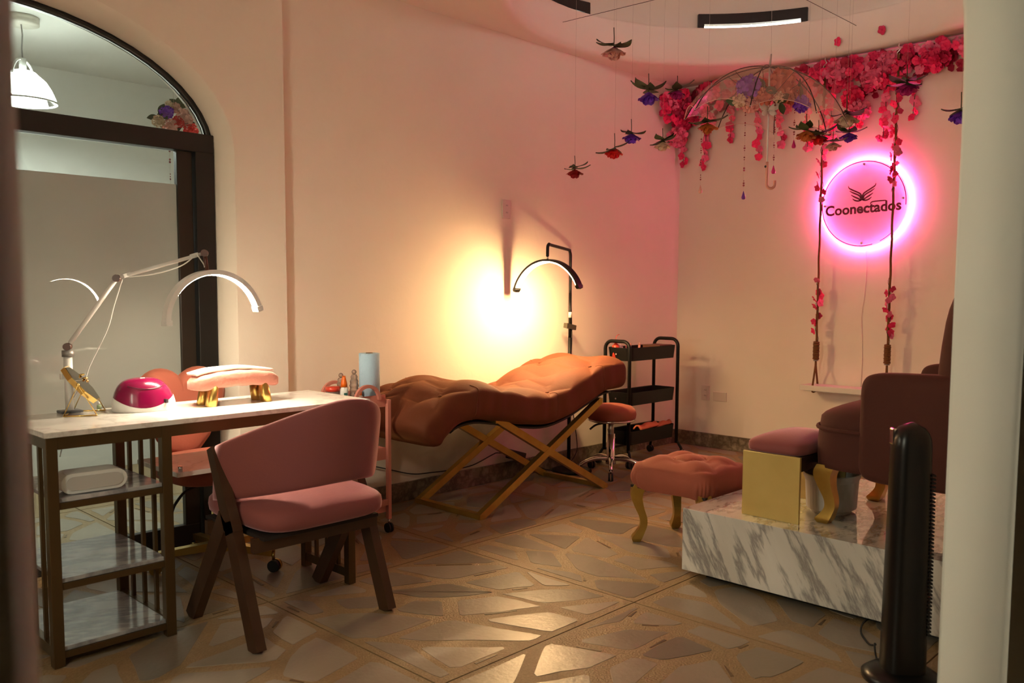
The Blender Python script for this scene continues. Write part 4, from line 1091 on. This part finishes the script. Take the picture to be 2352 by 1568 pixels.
# ---- black tower fan by the arch
tf = thing('tower_fan', (2.715, .935, 0), 'black tower fan on round foot standing beside the arch pillar', 'fan')
FX, FY = 2.715, .935
fyaw = Matrix.Rotation(R(-50), 3, 'Z')
MB().lathe([(.001, 0), (.118, 0), (.120, .012), (.100, .026), (.055, .040), (.001, .042)], 36, (FX, FY, 0)).build('base', blackplastic_m, tf)
m = MB()
def fanb(t, v):
    a = 2*PI*t; ca, sa = math.cos(a), math.sin(a); z = .036+.774*v
    k = 1.0-.14*v
    if v > .90: k *= math.sqrt(max(0, 1-((v-.90)/.101)**2))*.65+.35*(1-((v-.90)/.1)**6)
    lx = math.copysign(abs(ca)**.7, ca)*.064*k; ly = math.copysign(abs(sa)**.7, sa)*.060*k
    return Vector((FX, FY, z))+fyaw @ Vector((lx, ly, 0))
m.grid(fanb, 40, 50, closeu=True); m.add([fanb(i/40, 1) for i in range(40)], [tuple(range(40))]); m.build('housing', blackplastic_m, tf)
for k in range(44):
    z = .16+.0115*k; w_ = .058*(1-.1*(z/.8))
    c = Vector((FX, FY, z))+fyaw @ Vector((.060*(1-.14*z/.81), -.012, 0))
    box('grille_slat', c, (.012, .068, .0055), blackplastic_m, tf, rot=fyaw)
box('control_panel', Vector((FX, FY, .765))+fyaw @ Vector((-.050, .012, 0)), (.014, .03, .05), chrome_m, tf, bev=.004, rot=fyaw)
tube('power_cord', smoothpts([(2.74, .99, .02), (2.79, 1.04, .006), (2.80, 1.055, .05), (2.85, 1.07, .03), (2.90, 1.11, .005), (2.98, 1.17, .004), (3.03, 1.185, .02), (3.09, 1.18, .028), (3.12, 1.175, .02)]), .0035, rubber_m, tf, 6)

# ---- outlets
def outlet(name, c, axis, w_, h_, label, holes):
    t = thing(name, c, label, 'outlet'); c = Vector(c)
    if axis == 'Y':
        box('plate', c+Vector((0, -.004, 0)), (w_, .008, h_), outlet_m, t, bev=.002)
        for dz in holes:
            box('socket', c+Vector((0, -.0085, dz)), (w_*.5, .002, .030), outlet_m, t)
            for dx in (-.006, .006): box('slot', c+Vector((dx, -.0098, dz)), (.0025, .001, .009), black_m, t)
    else:
        box('plate', c+Vector((-.004, 0, 0)), (.008, w_, h_), outlet_m, t, bev=.002)
        for dz in holes:
            box('socket', c+Vector((-.0085, 0, dz)), (.002, w_*.5, .030), outlet_m, t)
            for dx in (-.006, .006): box('slot', c+Vector((-.0098, dx, dz)), (.001, .0025, .009), black_m, t)
outlet('wall_outlet', (3.895, YB, 1.726), 'Y', .070, .116, 'double wall outlet high on the wall above the bed', (.022, -.022))
outlet('wall_outlet', (XC, 3.572, .425), 'X', .072, .116, 'upright double wall outlet low on the wall beside the cart', (.022, -.022))
outlet('blank_wall_plate', (XC, 3.445, .405), 'X', .116, .070, 'blank horizontal wall plate right of the low outlet', ())

# ================================================================== NEON SIGN
SY_, SZ_ = 2.370, 1.802
sg = thing('neon_sign', (XC, SY_, SZ_), 'round clear acrylic sign with pink neon ring reading Coonectados', 'sign')
def sp(u, v, dx): return Vector((XC-dx, SY_-u, SZ_+v))
MB().tube([sp(.300*math.cos(2*PI*i/96), .300*math.sin(2*PI*i/96), .026) for i in range(96)], .0075, 10, closed=True).build('neon_ring', neon_m, sg)
Ms = Matrix(((0, 0, -1, XC), (-1, 0, 0, SY_), (0, 1, 0, SZ_), (0, 0, 0, 1)))
MB().prism([(.289*math.cos(2*PI*i/96), .289*math.sin(2*PI*i/96)) for i in range(96)], Ms, .050, .054).build('acrylic_disc', acryl_m, sg)
def flat_ring(name, r0, r1, a0, a1, n=96):
    m = MB(); vs = []
    for i in range(n+1):
        a = a0+(a1-a0)*i/n
        for r_, d in ((r0, .0543), (r1, .0543), (r1, .0552), (r0, .0552)): vs.append(sp(r_*math.cos(a), r_*math.sin(a), d))
    fs = [(i*4+k, i*4+(k+1) % 4, i*4+4+(k+1) % 4, i*4+4+k) for i in range(n) for k in range(4)]
    m.add(vs, fs); return m.build(name, ringink_m, sg)
flat_ring('printed_ring', .2765, .2825, R(-5), R(285))
flat_ring('printed_ring', .2765, .2810, R(296), R(318), 20)
for u, v in ((0, .262), (0, -.262), (.262, .02), (-.262, .0)):
    tube('standoff_screw', [sp(u, v, .0), sp(u, v, .060)], .007, steel_m, sg, 12)
def stroke(pts, w0, name='wing_feather'):
    P = smoothpts([(x, y, 0) for x, y in pts], 6); m = MB(); vs = []; n = len(P)
    for i, p in enumerate(P):
        d = (P[min(i+1, n-1)]-P[max(i-1, 0)]).normalized(); nn = Vector((-d.y, d.x, 0))
        w_ = w0*(.35+.65*min(1, i/(n*.25)))
        for s, dd in ((-1, .0543), (1, .0543), (1, .0552), (-1, .0552)): q = p+nn*s*w_/2; vs.append(sp(q.x, q.y, dd))
    fs = [(i*4+k, i*4+(k+1) % 4, i*4+4+(k+1) % 4, i*4+4+k) for i in range(n-1) for k in range(4)]+[(0, 1, 2, 3), (4*n-1, 4*n-2, 4*n-3, 4*n-4)]
    m.add(vs, fs); return m.build(name, ink_m, sg)
tl = R(1.6)
for s in (-1, 1):
    for pts in ([(.092, .128), (.086, .112), (.060, .096), (.026, .078), (.010, .066), (.004, .048), (.006, .030)],
                [(.084, .094), (.060, .079), (.030, .064), (.014, .052), (.009, .036)],
                [(.074, .066), (.052, .052), (.028, .039), (.014, .030), (.006, .024)],
                [(.064, .040), (.048, .028), (.030, .022), (.014, .023), (.0, .030)]):
        q = [(-.006+s*x, y) for x, y in pts]
        stroke([(x*math.cos(tl)-y*math.sin(tl), x*math.sin(tl)+y*math.cos(tl)) for x, y in q], .0098)
fc = bpy.data.curves.new('sign_text', 'FONT'); fc.body = 'Coonectados'; fc.align_x = 'CENTER'; fc.size = .1; fc.extrude = .0005; fc.offset = .0030; fc.resolution_u = 3
fo = bpy.data.objects.new('sign_text', fc); col.objects.link(fo)
bpy.context.view_layer.update()
dg = bpy.context.evaluated_depsgraph_get(); me = bpy.data.meshes.new_from_object(fo.evaluated_get(dg)); bpy.data.objects.remove(fo)
xs = [v.co.x for v in me.vertices]; wd = max(xs)-min(xs); x0_ = min(xs); k = .508/wd
ca, sa = math.cos(tl), math.sin(tl)
for v in me.vertices:
    x, y = (v.co.x-x0_)*k-.257, v.co.y*k-.060; x, y = x*ca-y*sa, x*sa+y*ca
    v.co = sp(x, y, .0549+v.co.z*.5)-Vector((XC, SY_, SZ_))
me.materials.clear(); me.materials.append(ink_m)
link('sign_lettering', me, sg)
def rt(x, y): return (x*ca-y*sa, x*sa+y*ca)
stroke([rt(.052, -.012), rt(.052, -.002), rt(.060, .006), rt(.075, .0085), rt(.110, .009), rt(.143, .0085), rt(.152, .006), rt(.1545, -.004)], .0085, 'letter_bar')
tag(tube('sign_cable', smoothpts([sp(.012, -.302, .010), sp(.020, -.42, .004), sp(.012, -.62, .004), sp(-.002, -.74, .004), sp(.006, -.90, .004), sp(.012, -1.05, .004), sp(.010, -1.25, .004), sp(.012, -1.60, .004)]), .0028, wall_m), 'thin cable running down the wall below the neon sign', 'cable')

# ================================================================== FLOWERS
def petal(m, c, ex, ey, ez, L_, W_, cup, n=3):
    """small curved petal from base c along ey, width ex, curling towards ez"""
    vs = []
    for i in range(n+1):
        t = i/n; w_ = W_*math.sin(PI*(.12+.74*t))**.7*(.62 if i == n else 1)
        for s in (-1, 0, 1):
            vs.append(c+ex*s*w_/2+ey*L_*t+ez*(cup*L_*t*t+(0.18*W_ if s else 0)))
    fs = []
    for i in range(n):
        for k in range(2): fs.append((i*3+k, i*3+k+1, i*3+k+4, i*3+k+3))
    m.add(vs, fs, True)
def blossom_mesh(name, mat, seed, r_=.04, petals=5, layers=1):
    rg = random.Random(seed); m = MB()
    for ly in range(layers):
        for k in range(petals):
            a = 2*PI*k/petals+ly*.6+rg.uniform(-.15, .15); tilt = rg.uniform(.10, .35)+ly*.45
            ey = Vector((math.cos(a)*math.cos(tilt), math.sin(a)*math.cos(tilt), math.sin(tilt))); ex = Vector((-math.sin(a), math.cos(a), 0)); ez = ex.cross(ey)
            petal(m, Vector((0, 0, ly*.003)), ex, ey, ez, r_*rg.uniform(.9, 1.1)*(1-.2*ly), r_*1.12, rg.uniform(-.1, .25), 3)
    m.ball((0, 0, .003), r_*.14, n=6)
    me = m.mesh(name); me.materials.append(mat); return me
def pom_mesh(name, mat, seed, r_=.075, n=54):
    rg = random.Random(seed); m = MB()
    for i in range(n):
        z = 1-1.55*(i+.5)/n; a = i*2.39996; rr_ = math.sqrt(max(0, 1-z*z))
        d = Vector((rr_*math.cos(a), rr_*math.sin(a), z)); ex = d.cross(Vector((0, 0, 1)))
        if ex.length < .05: ex = Vector((1, 0, 0))
        ex.normalize(); ez = d; ey = (ez.cross(ex)*rg.choice((1, -1))+d*.55).normalized()
        petal(m, d*r_*.72, ex, ey, ez, r_*.42, r_*.52, rg.uniform(.1, .5), 2)
    m.ball((0, 0, 0), r_*.72, n=10)
    me = m.mesh(name); me.materials.append(mat); return me
BL = [blossom_mesh('blossom', mt, i, .040, 5, 2 if i % 2 else 1) for i, mt in enumerate((blos_m, blos_m, blos_m, blos_m, blos2_m, blosd_m))]
BS = [blossom_mesh('blossom', mt, 20+i, .028, 5, 1) for i, mt in enumerate((blos_m, blos_m, blos2_m))]
PO = [pom_mesh('peony', mt, 40+i) for i, mt in enumerate((blos2_m, blos2_m, blos_m))]
rg = random.Random(3)
def facing(d, jitter=.6):
    d = (Vector(d)+Vector((rg.uniform(-jitter, jitter), rg.uniform(-jitter, jitter), rg.uniform(-jitter, jitter)))).normalized()
    q = d.to_track_quat('Z', 'Y'); return (q.to_matrix() @ Matrix.Rotation(rg.uniform(0, 6.28), 3, 'Z')).to_euler()
def put(me, name, parent, p, face, s=1.0, jit=.6):
    o = link(name, me, parent, Vector(p)-wpos(parent)); o.rotation_euler = facing(face, jit); o.scale = (s, s, s); return o
ga = thing('flower_garland', (XC-.05, 2.3, 2.60), 'dense hot pink flower garland along the top of the right wall', 'garland')
# band: depth below the ceiling grows towards the front of the room
def band(y):
    t = (3.80-y)/3.0
    lo = 2.625-.06*math.sin(t*5.5)-.09*max(0, t-.35); return lo-.10*(math.sin(y*9)*.5+.5), 2.768
cnt = 0
while cnt < 250:
    y = 3.80-3.02*rg.random()**.85; lo, hi = band(y); z = hi-(hi-lo)*rg.random()**1.15
    x = XC-.042-rg.uniform(0, .085)*(1.0 if z < 2.74 else .6)
    put(rg.choice(BL), 'blossom', ga, (x, y, z), (-1, .1, -.25), rg.uniform(.65, 1.10)); cnt += 1
for y, z, k in ((3.55, 2.50, 0), (3.30, 2.62, 0), (2.55, 2.68, 1), (2.32, 2.62, 0), (2.22, 2.70, 1), (2.45, 2.50, 2), (1.95, 2.66, 2), (1.72, 2.70, 1), (1.45, 2.66, 0), (1.25, 2.70, 2), (1.60, 2.56, 0), (1.05, 2.66, 1), (2.40, 2.42, 1), (3.72, 2.56, 2)):
    put(PO[k], 'peony', ga, (XC-.085, y, z), (-1, .1, -.3), rg.uniform(.75, 1.1), .3)
m = MB()
for i in range(420):   # backing leaves and petals
    y = 3.82-3.06*rg.random(); lo, hi = band(y); z = hi-.02-(hi-lo)*.85*rg.random()
    a = rg.uniform(0, 6.28); ey = Vector((-.15, math.cos(a), math.sin(a))).normalized(); ex = Vector((0, -math.sin(a), math.cos(a))); petal(m, Vector((XC-.012-rg.uniform(0, .02), y, z)), ex, ey, Vector((-1, 0, 0)), .055, .045, .2, 2)
o = m.build('backing_petals', blosd_m, ga); o['kind'] = 'stuff'
# short run of the garland turning the corner onto the back wall
gb = thing('flower_garland', (5.68, YB-.05, 2.55), 'pink flower cluster turning the corner onto the back wall', 'garland')
for i in range(46):
    x = XC-.02-.34*rg.random(); k = (XC-x)/.36; z = 2.72-.30*rg.random()*(1-.55*k)-.03*k
    put(rg.choice(BL), 'blossom', gb, (x, YB-.042-rg.uniform(0, .05), z), (-.5, -1, -.2), rg.uniform(.6, 1.0))
put(PO[0], 'peony', gb, (5.70, YB-.07, 2.40), (-.6, -1, -.2), .95, .2)
put(PO[2], 'peony', gb, (5.75, YB-.07, 2.52), (-.6, -1, -.2), .85, .2)
# blossoms glued singly to the ring of the ceiling
for y, z, an, lb in ((2.55, 2.88, 8, 'single pink blossom stuck on the ceiling drum nearer the umbrella'), (2.25, 2.90, -4, 'single pink blossom stuck on the ceiling drum farther from the umbrella')):
    o = link('single_blossom', BL[0], None, (CX+1.37*math.cos(R(an)), CY+1.37*math.sin(R(an)), z)); o.rotation_euler = facing((-1, 0, -.2), .3); o.scale = (.7, .7, .7); tag(o, lb, 'flower')
# hanging strands
ST = [(3.78, 2.60, .40, 'first from the wall corner'), (3.60, 2.58, .42, 'second from the wall corner'), (3.38, 2.56, .22, 'third from the wall corner, short'), (3.16, 2.55, .36, 'left of the umbrella shaft'), (2.98, 2.56, .30, 'right behind the umbrella shaft'),
      (2.78, 2.56, .34, 'behind the right half of the umbrella'), (2.62, 2.54, .28, 'just left of the near swing rope'), (2.44, 2.50, .20, 'between the umbrella edge and the neon sign'), (2.24, 2.58, .36, 'between the two swing ropes'), (2.06, 2.55, .22, 'beside the far swing rope'), (1.62, 2.58, .38, 'nearest the arch pillar')]
for y, z, ln, wh in ST:
    s = thing('flower_strand', (XC-.05, y, z-ln), 'hanging pink blossom strand ' + wh, 'flower strand')
    pts = smoothpts([(XC-.05, y, z), (XC-.045, y+rg.uniform(-.015, .015), z-ln*.5), (XC-.05, y+rg.uniform(-.02, .02), z-ln)], 5)
    tube('stem', pts, .0022, stem_m, s, 5)
    nb = int(ln/.030)
    for i in range(nb):
        p = pts[int(i/(nb-1)*(len(pts)-1))]+Vector((rg.uniform(-.02, .01), rg.uniform(-.018, .018), 0))
        put(rg.choice(BS), 'blossom', s, p, (-1, rg.uniform(-.8, .8), -.4), rg.uniform(.8, 1.15))

# ================================================================== SWING
RY = (2.637, 2.152); RX = 5.742
sgw = thing('swing', (RX, 2.39, .53), 'white plank swing on two jute ropes hanging before the right wall', 'swing')
for k, y in enumerate(RY):
    hk = MB().tube(smoothpts([(RX, y, 2.80), (RX, y, 2.775), (RX, y-.010, 2.760), (RX, y, 2.748), (RX, y+.010, 2.737), (RX, y+.004, 2.722), (RX, y-.008, 2.730)], 4), .0035, 8).build('hook', chrome_m, sgw)
    pts = [Vector((RX+.0015*math.sin(i*.9), y+.0015*math.cos(i*.9), 2.735-i*(2.735-.865)/60)) for i in range(61)]
    tube('rope', pts, .0075, rope_m, sgw, 8)
    m = MB()
    for i in range(10): m.tube(arcpts((RX, y, .868-.0125*i-.004), .0155+.0015*(i % 2), 0, 2*PI*.999, 14, (1, 0, .1), (0, 1, .08)), .0066, 6)
    m.build('rope_wrap', rope_m, sgw)
    MB().tube(arcpts((RX, y, .738), .015, 0, 2*PI*.999, 14, (1, 0, 0), (0, 1, 0)), .004, 6).build('ring', steel_m, sgw)
    for s in (-1, 1):
        tube('sling_rope', [(RX, y, .742), (RX+s*.010, y+s*.003, .70), (RX+s*.068, y+.014*s, .568)], .0066, rope_m, sgw, 8)
    tube('under_rope', smoothpts([(RX-.068, y-.014, .568), (RX-.064, y-.012, .526), (RX, y, .522), (RX+.064, y+.012, .526), (RX+.068, y+.014, .568)], 4), .0066, rope_m, sgw, 8)
box('seat_board', (RX, 2.39, .551), (.165, .64, .036), offwhite_m, sgw, bev=.003)
box('seat_board_edge', (RX, 2.39, .531), (.14, .60, .006), offwhite_m, sgw)
for k, y in enumerate(RY):
    v = thing('flower_vine', (RX, y, 1.0), ('pink blossom vine wound round the near swing rope left of the sign', 'pink blossom vine wound round the far swing rope crossing the sign')[k], 'flower vine')
    zz = [2.68-.026*i for i in range(33)] if k == 0 else [2.66-.024*i for i in range(33)]
    low = [1.30-.028*i for i in range(14)] if k == 0 else [1.24-.027*i for i in range(13)]
    sp_ = [Vector((RX+.012*math.cos(i*.8), y+.012*math.sin(i*.8), 2.70-i*.02)) for i in range(43)]
    tube('vine_stem', sp_, .0016, stem_m, v, 5)
    sp_ = [Vector((RX+.012*math.cos(i*.8), y+.012*math.sin(i*.8), 1.33-i*.02)) for i in range(24)]
    tube('vine_stem', sp_, .0016, stem_m, v, 5)
    for z in zz+low:
        if rg.random() < .18: continue
        a = rg.uniform(0, 6.28); put(rg.choice(BS), 'blossom', v, (RX+.020*math.cos(a)-.008, y+.024*math.sin(a), z+rg.uniform(-.01, .01)), (-1, math.sin(a)*1.2, -.2), rg.uniform(.65, 1.0))

# ================================================================== HANGING ROSES
def leaf_mesh():
    m = MB(); vs = []; n = 6
    for i in range(n+1):
        t = i/n; w_ = .022*math.sin(PI*min(1, t*1.02+.02))**.75
        for s in (-1, 0, 1): vs.append((s*w_, .078*t, .010*math.sin(t*2.4)+abs(s)*.004))
    m.add(vs, [(i*3+k, i*3+k+1, i*3+k+4, i*3+k+3) for i in range(n) for k in range(2)], True)
    me = m.mesh('leaf'); me.materials.append(leaf_m); return me
LEAF = leaf_mesh()
def rose_petal_mesh(L_, W_, cup):
    m = MB(); vs = []; n = 5
    for i in range(n+1):
        t = i/n; w_ = W_*(.35+.65*math.sin(PI*min(.95, t*.72+.16)))*(.72 if i == n else 1)
        for j in range(5):
            s = (j-2)/2; vs.append((s*w_/2, L_*t*math.cos(cup*t*.5), L_*cup*t*t*.6+.32*W_*s*s*(1-.6*t)+(-.005 if i == n else 0)))
    m.add(vs, [(i*5+k, i*5+k+1, i*5+k+6, i*5+k+5) for i in range(n) for k in range(4)], True)
    return m.mesh('petal')
RP = [rose_petal_mesh(.046, .050, .55), rose_petal_mesh(.040, .044, .9), rose_petal_mesh(.032, .034, 1.25)]
RPM = {}
def rpm(i, mat):
    if (i, mat.name) not in RPM:
        me = RP[i].copy(); me.materials.append(mat); RPM[(i, mat.name)] = me
    return RPM[(i, mat.name)]
def rose(p, mat, label, s=1.0, nleaf=5, inner=None, seed=0, top=2.96, core=True):
    rg2 = random.Random(seed); p = Vector(p)
    t = thing('hanging_rose', p, label, 'flower', 'silk flowers hanging upside down')
    tube('thread', [p+Vector((0, 0, .085*s)), Vector((p.x, p.y, top))], .0006, thread_m, t, 4)
    tube('stem', [p+Vector((0, 0, .0)), p+Vector((.001, 0, .045*s)), p+Vector((-.001, .001, .088*s))], .0024*s, stem_m, t, 6)
    bl = MB().ball(p+Vector((0, 0, -.022*s)), .017*s, .017*s, .022*s, 10).build('bloom', inner or mat, t)
    base = Vector((0, 0, -.004*s))
    for ly, (n, tilt, k) in enumerate(((7, 1.38, 0), (6, .85, 1), (5, .35, 2))):
        for i in range(n):
            a = 2*PI*i/n+ly*.5+rg2.uniform(-.2, .2); tl_ = tilt+rg2.uniform(-.12, .12)
            d = Vector((math.cos(a)*math.sin(tl_), math.sin(a)*math.sin(tl_), -math.cos(tl_)))
            inw = Vector((-math.cos(a)*math.cos(tl_), -math.sin(a)*math.cos(tl_), -math.sin(tl_)))
            ex = d.cross(inw)
            o = link('petal', rpm(k, inner if (inner and ly == 2) else mat), bl, base)
            o.matrix_local = Matrix.Translation(base) @ Matrix((ex, d, inw)).transposed().to_4x4() @ Matrix.Scale(s*rg2.uniform(1.20, 1.42), 4)
    for i in range(nleaf):
        a = 2*PI*i/nleaf+rg2.uniform(-.5, .5); up = rg2.uniform(-.25, .55)
        d = Vector((math.cos(a)*math.cos(up), math.sin(a)*math.cos(up), math.sin(up))); ex = Vector((-math.sin(a), math.cos(a), 0)); nn = ex.cross(d)
        o = link('leaf', LEAF, t, (0, 0, 0))
        o.matrix_local = Matrix.Translation(Vector((0, 0, rg2.uniform(.004, .020)*s))) @ Matrix((ex, d, nn)).transposed().to_4x4() @ Matrix.Scale(s*rg2.uniform(1.0, 1.5), 4)
    return t
ROSES = [((3.757, 2.903, 2.515), P_pink, 'pale pink rose hanging highest, by itself below the drum', 1.15, 5, P_mag),
    ((3.875, 2.756, 2.275), P_pur, 'large purple flower hanging left of the garland corner', 1.10, 6, None),
    ((4.20, 2.79, 2.345), P_mag, 'dark magenta flower hanging before the left end of the garland', .90, 5, None),
    ((3.798, 2.810, 2.052), P_pur, 'small purple flower hanging just above the red rose', .88, 5, None),
    ((3.731, 2.869, 1.972), P_red, 'bright red rose hanging below the small purple flower', .92, 5, None),
    ((3.912, 2.687, 2.008), P_cream, 'cream rose hanging alone right of the red rose', .82, 6, None),
    ((3.576, 3.016, 1.862), P_dred, 'dark red rosebud hanging lowest and farthest left', .80, 6, None),
    ((4.086, 2.521, 2.112), P_org, 'amber flower hanging under the left edge of the umbrella', .98, 5, None),
    ((4.40, 2.112, 2.062), P_org, 'amber flower hanging under the right rib of the umbrella', .98, 6, None),
    ((4.53, 2.105, 2.055), P_red, 'red rose hanging against the near swing rope', .90, 6, None),
    ((4.60, 1.985, 2.160), P_cream, 'large cream rose hanging at the right tip of the umbrella', 1.15, 6, None),
    ((4.60, 2.055, 2.022), P_pink, 'blush rose hanging just above the neon sign', .86, 5, None),
    ((4.70, 2.012, 2.080), P_pur, 'purple flower hanging under the large cream rose', .90, 6, None),
    ((4.85, 1.770, 2.330), P_mag, 'magenta flower under broad leaves before the far swing rope', 1.10, 7, None),
    ((4.63, 1.425, 2.100), P_pur, 'purple flower half hidden behind the arch pillar', 1.05, 6, None)]
for i, (p, mt, lb, s, nl, inn) in enumerate(ROSES): rose(p, mt, lb, s, nl, inn, 60+i)

# ---- wires strung across the drum
tag(tube('hanging_wire', [(4.306, 3.745, 2.943), (4.45, 2.37, 2.955), (4.6, .99, 2.95)], .0016, wire_m, None, 6), 'rusty wire stretched across the drum from the back side', 'wire')
tag(tube('hanging_wire', [(5.760, 2.441, 2.969), (4.36, 2.47, 2.972), (2.99, 2.5, 2.97)], .0016, wire_m, None, 6), 'rusty wire stretched across the drum from the sign side', 'wire')

# ================================================================== CLEAR UMBRELLA
uc = Vector((4.352, 2.308, 2.418)); UR, UH = .430, .285
um = thing('clear_umbrella', uc, 'clear plastic umbrella with black ribs hung open under the drum', 'umbrella')
tilt = Matrix.Rotation(R(5), 3, Vector((.7166, .6975, 0)).normalized()) @ Matrix.Rotation(R(3), 3, Vector((.6975, -.7166, 0)).normalized())
def up_(r_, a, sag=0.0):
    t = r_/UR; z = -UH*(1-math.sqrt(max(0, 1-(t*.93)**2)))/(1-math.sqrt(1-.93**2))
    return uc+tilt @ Vector((r_*math.cos(a), r_*math.sin(a), z+sag))
NR = 8; A0 = R(20)
for k in range(NR):
    a0, a1_ = A0+2*PI*k/NR, A0+2*PI*(k+1)/NR
    m = MB()
    def pan(u, v):
        a = a0+(a1_-a0)*u; s = math.sin(PI*u); r_ = UR*v*(1-.055*s*v**2)
        return up_(max(r_, .002), a, -.006*s*v)
    m.grid(pan, 8, 10); m.build('canopy_panel', pvc_m, um)
    tube('rib', [up_(UR*i/12+.001, a0)-Vector((0, 0, .003)) for i in range(13)], .0028, blackmetal_m, um, 6)
    tube('rim_hem', [pan(i/8, 1.0) for i in range(9)], .0016, pm('hem', (.75, .5, .42), .4) if k == 0 else bpy.data.materials['hem'], um, 5)
    MB().ball(up_(UR, a0), .005, n=6).build('rib_tip', chrome_m, um)
    tube('stretcher', [uc+tilt @ Vector((0, 0, -.20)), up_(UR*.50, a0)-Vector((0, 0, .004))], .0014, blackmetal_m, um, 5)
dn = tilt @ Vector((0, 0, -1))
tube('ferrule', [uc-dn*.065, uc+dn*.005], [.004, .007], steel_m, um)
tube('shaft', [uc, uc+Vector((.0, -.0, -.535))], .0050, white_m, um, 8)
hx = uc+Vector((0, 0, -.535)); sdv = Vector((.6975, -.7166, 0))
tube('crook_handle', smoothpts([hx+Vector((0, 0, .03)), hx+Vector((0, 0, -.05)), hx+Vector((0, 0, -.085))]+arcpts(hx+sdv*.022+Vector((0, 0, -.090)), .022, PI, 2*PI, 8, sdv, (0, 0, 1))+[hx+sdv*.044+Vector((0, 0, -.07))], 3), .0075, pm('peach_handle', (.72, .36, .28), .4), um, 10)
MB().ball(hx+Vector((0, 0, .005))-sdv*.008, .007, n=6).build('catch', black_m, um)
tube('thread', [uc-dn*.064, Vector((uc.x, uc.y, 2.972))], .0007, thread_m, um, 4)
# butterfly on the shaft
bt = thing('butterfly_ornament', uc+Vector((0, 0, -.235)), 'white lace butterfly ornament clipped to the umbrella shaft', 'ornament')
bc = uc+Vector((-.012, -.004, -.235)); fwd = Vector((-.7166, -.6975, 0))
for s in (-1, 1):
    for L_, W_, an in ((.066, .038, .50), (.045, .030, -.60)):
        d = (sdv*s*math.cos(an)+Vector((0, 0, math.sin(an)))+fwd*.35).normalized(); ez = fwd; ex = d.cross(ez).normalized()
        m = MB(); petal(m, bc+d*.004, ex, d, ez, L_, W_, .03, 4); o = m.build('wing', butter_m, bt); sm = o.modifiers.new('t', 'SOLIDIFY'); sm.thickness = .0015
tube('body', [bc+Vector((0, 0, .02)), bc+Vector((0, 0, -.03))], .004, butter_m, bt, 6)
# flowers inside the canopy
PM = {k: pom_mesh('bloom', mt, 70+i, .075, 40) for i, (k, mt) in enumerate((('pur', P_pur), ('cor', P_cor), ('cream', P_cream), ('pink', P_pink), ('red', P_red)))}
ub_ = thing('umbrella_bouquet', uc+Vector((0, 0, -.12)), 'mixed silk flower bouquet fixed inside the clear umbrella', 'bouquet')
for k, dx, dz, df, s in (('pur', -.120, -.115, .02, .80), ('cor', .060, -.095, .02, .95), ('cream', .035, -.175, .06, .38), ('cor', -.035, -.165, .03, .60), ('cor', .125, -.140, -.02, .65), ('pur', .165, -.205, .04, .55), ('red', -.02, -.10, -.08, .7), ('pink', -.10, -.20, .0, .55), ('cream', -.17, -.19, .04, .45)):
    put(PM[k], 'bloom', ub_, uc+sdv*dx+fwd*df+Vector((0, 0, dz)), fwd+Vector((0, 0, -.5)), s, .3)
for i in range(16):
    p = uc+sdv*rg.uniform(-.19, .17)+fwd*rg.uniform(-.05, .08)+Vector((0, 0, rg.uniform(-.21, -.12)))
    o = put(LEAF, 'leaf', ub_, p, fwd, rg.uniform(.8, 1.2), .9)

# ---- beaded strands below the umbrella rim
def strand(name, p, zt, zb, mat, label, parent=None):
    x, y = p; t = thing('bead_strand', (x, y, zb), label, 'bead strand')
    tube('string', [(x, y, zt), (x, y, zb+.045)], .0006, thread_m, t, 4)
    m = MB(); z = zb+.075
    while z < zt-.02:
        for j in range(rg.choice((2, 3))):
            m.ball((x, y, z), rg.choice((.0030, .0042, .0055)), n=6); z += .012
        z += rg.uniform(.02, .055)
    m.build('beads', bead_m, t)['kind'] = 'stuff'
    MB().lathe([(.0005, zb+.046), (.0025, zb+.042), (.007, zb+.026), (.0115, zb+.012), (.0105, zb+.004), (.006, zb+.0005), (.0005, zb)], 12, (x, y, 0)).build('drop', mat, t)
def onr(px_side, df): q = uc+sdv*px_side+fwd*df; return (q.x, q.y)
strand('s', onr(-.360, .0), 2.145, 1.742, drop_clr, 'bead strand ending in a pale blush drop, farthest left')
strand('s', onr(-.138, .05), 2.30, 1.705, drop_pur, 'longest bead strand ending in a purple drop')
strand('s', onr(.020, .05), 2.32, 1.842, drop_mag, 'bead strand ending in a magenta drop beside the umbrella handle')
strand('s', onr(.135, .02), 2.28, 1.982, drop_mag, 'shortest bead strand with magenta drop under the amber flower')

# ---- bouquet and bead strand hanging behind the glass door
nb = thing('hanging_bouquet', (1.875, 4.10, 2.03), 'mixed flower bouquet hanging behind the arched door glass', 'bouquet')
tube('thread', [(1.875, 4.10, 2.05), (1.875, 4.10, 2.61)], .0008, thread_m, nb, 4)
for k, dx, dz, s in (('pink', .045, .005, .50), ('pur', -.045, .02, .40), ('red', .01, -.02, .36), ('pink', -.03, -.045, .42), ('red', .075, -.05, .42), ('cream', -.085, -.03, .36), ('pink', .0, .045, .30), ('cream', -.03, .055, .25)):
    put(PM[k], 'bloom', nb, (1.875+dx, 4.08, 2.03+dz), (-.3, -1, 0), s, .3)
for i in range(16):
    a = rg.uniform(0, 6.28); put(LEAF, 'leaf', nb, (1.875+.075*math.cos(a), 4.10, 2.03+.06*math.sin(a)), (-.3, -1, 0), rg.uniform(.5, .8), .5)
strand('s', (1.845, 4.09), 1.99, 1.60, drop_clr, 'bead strand hanging behind the arched door glass')
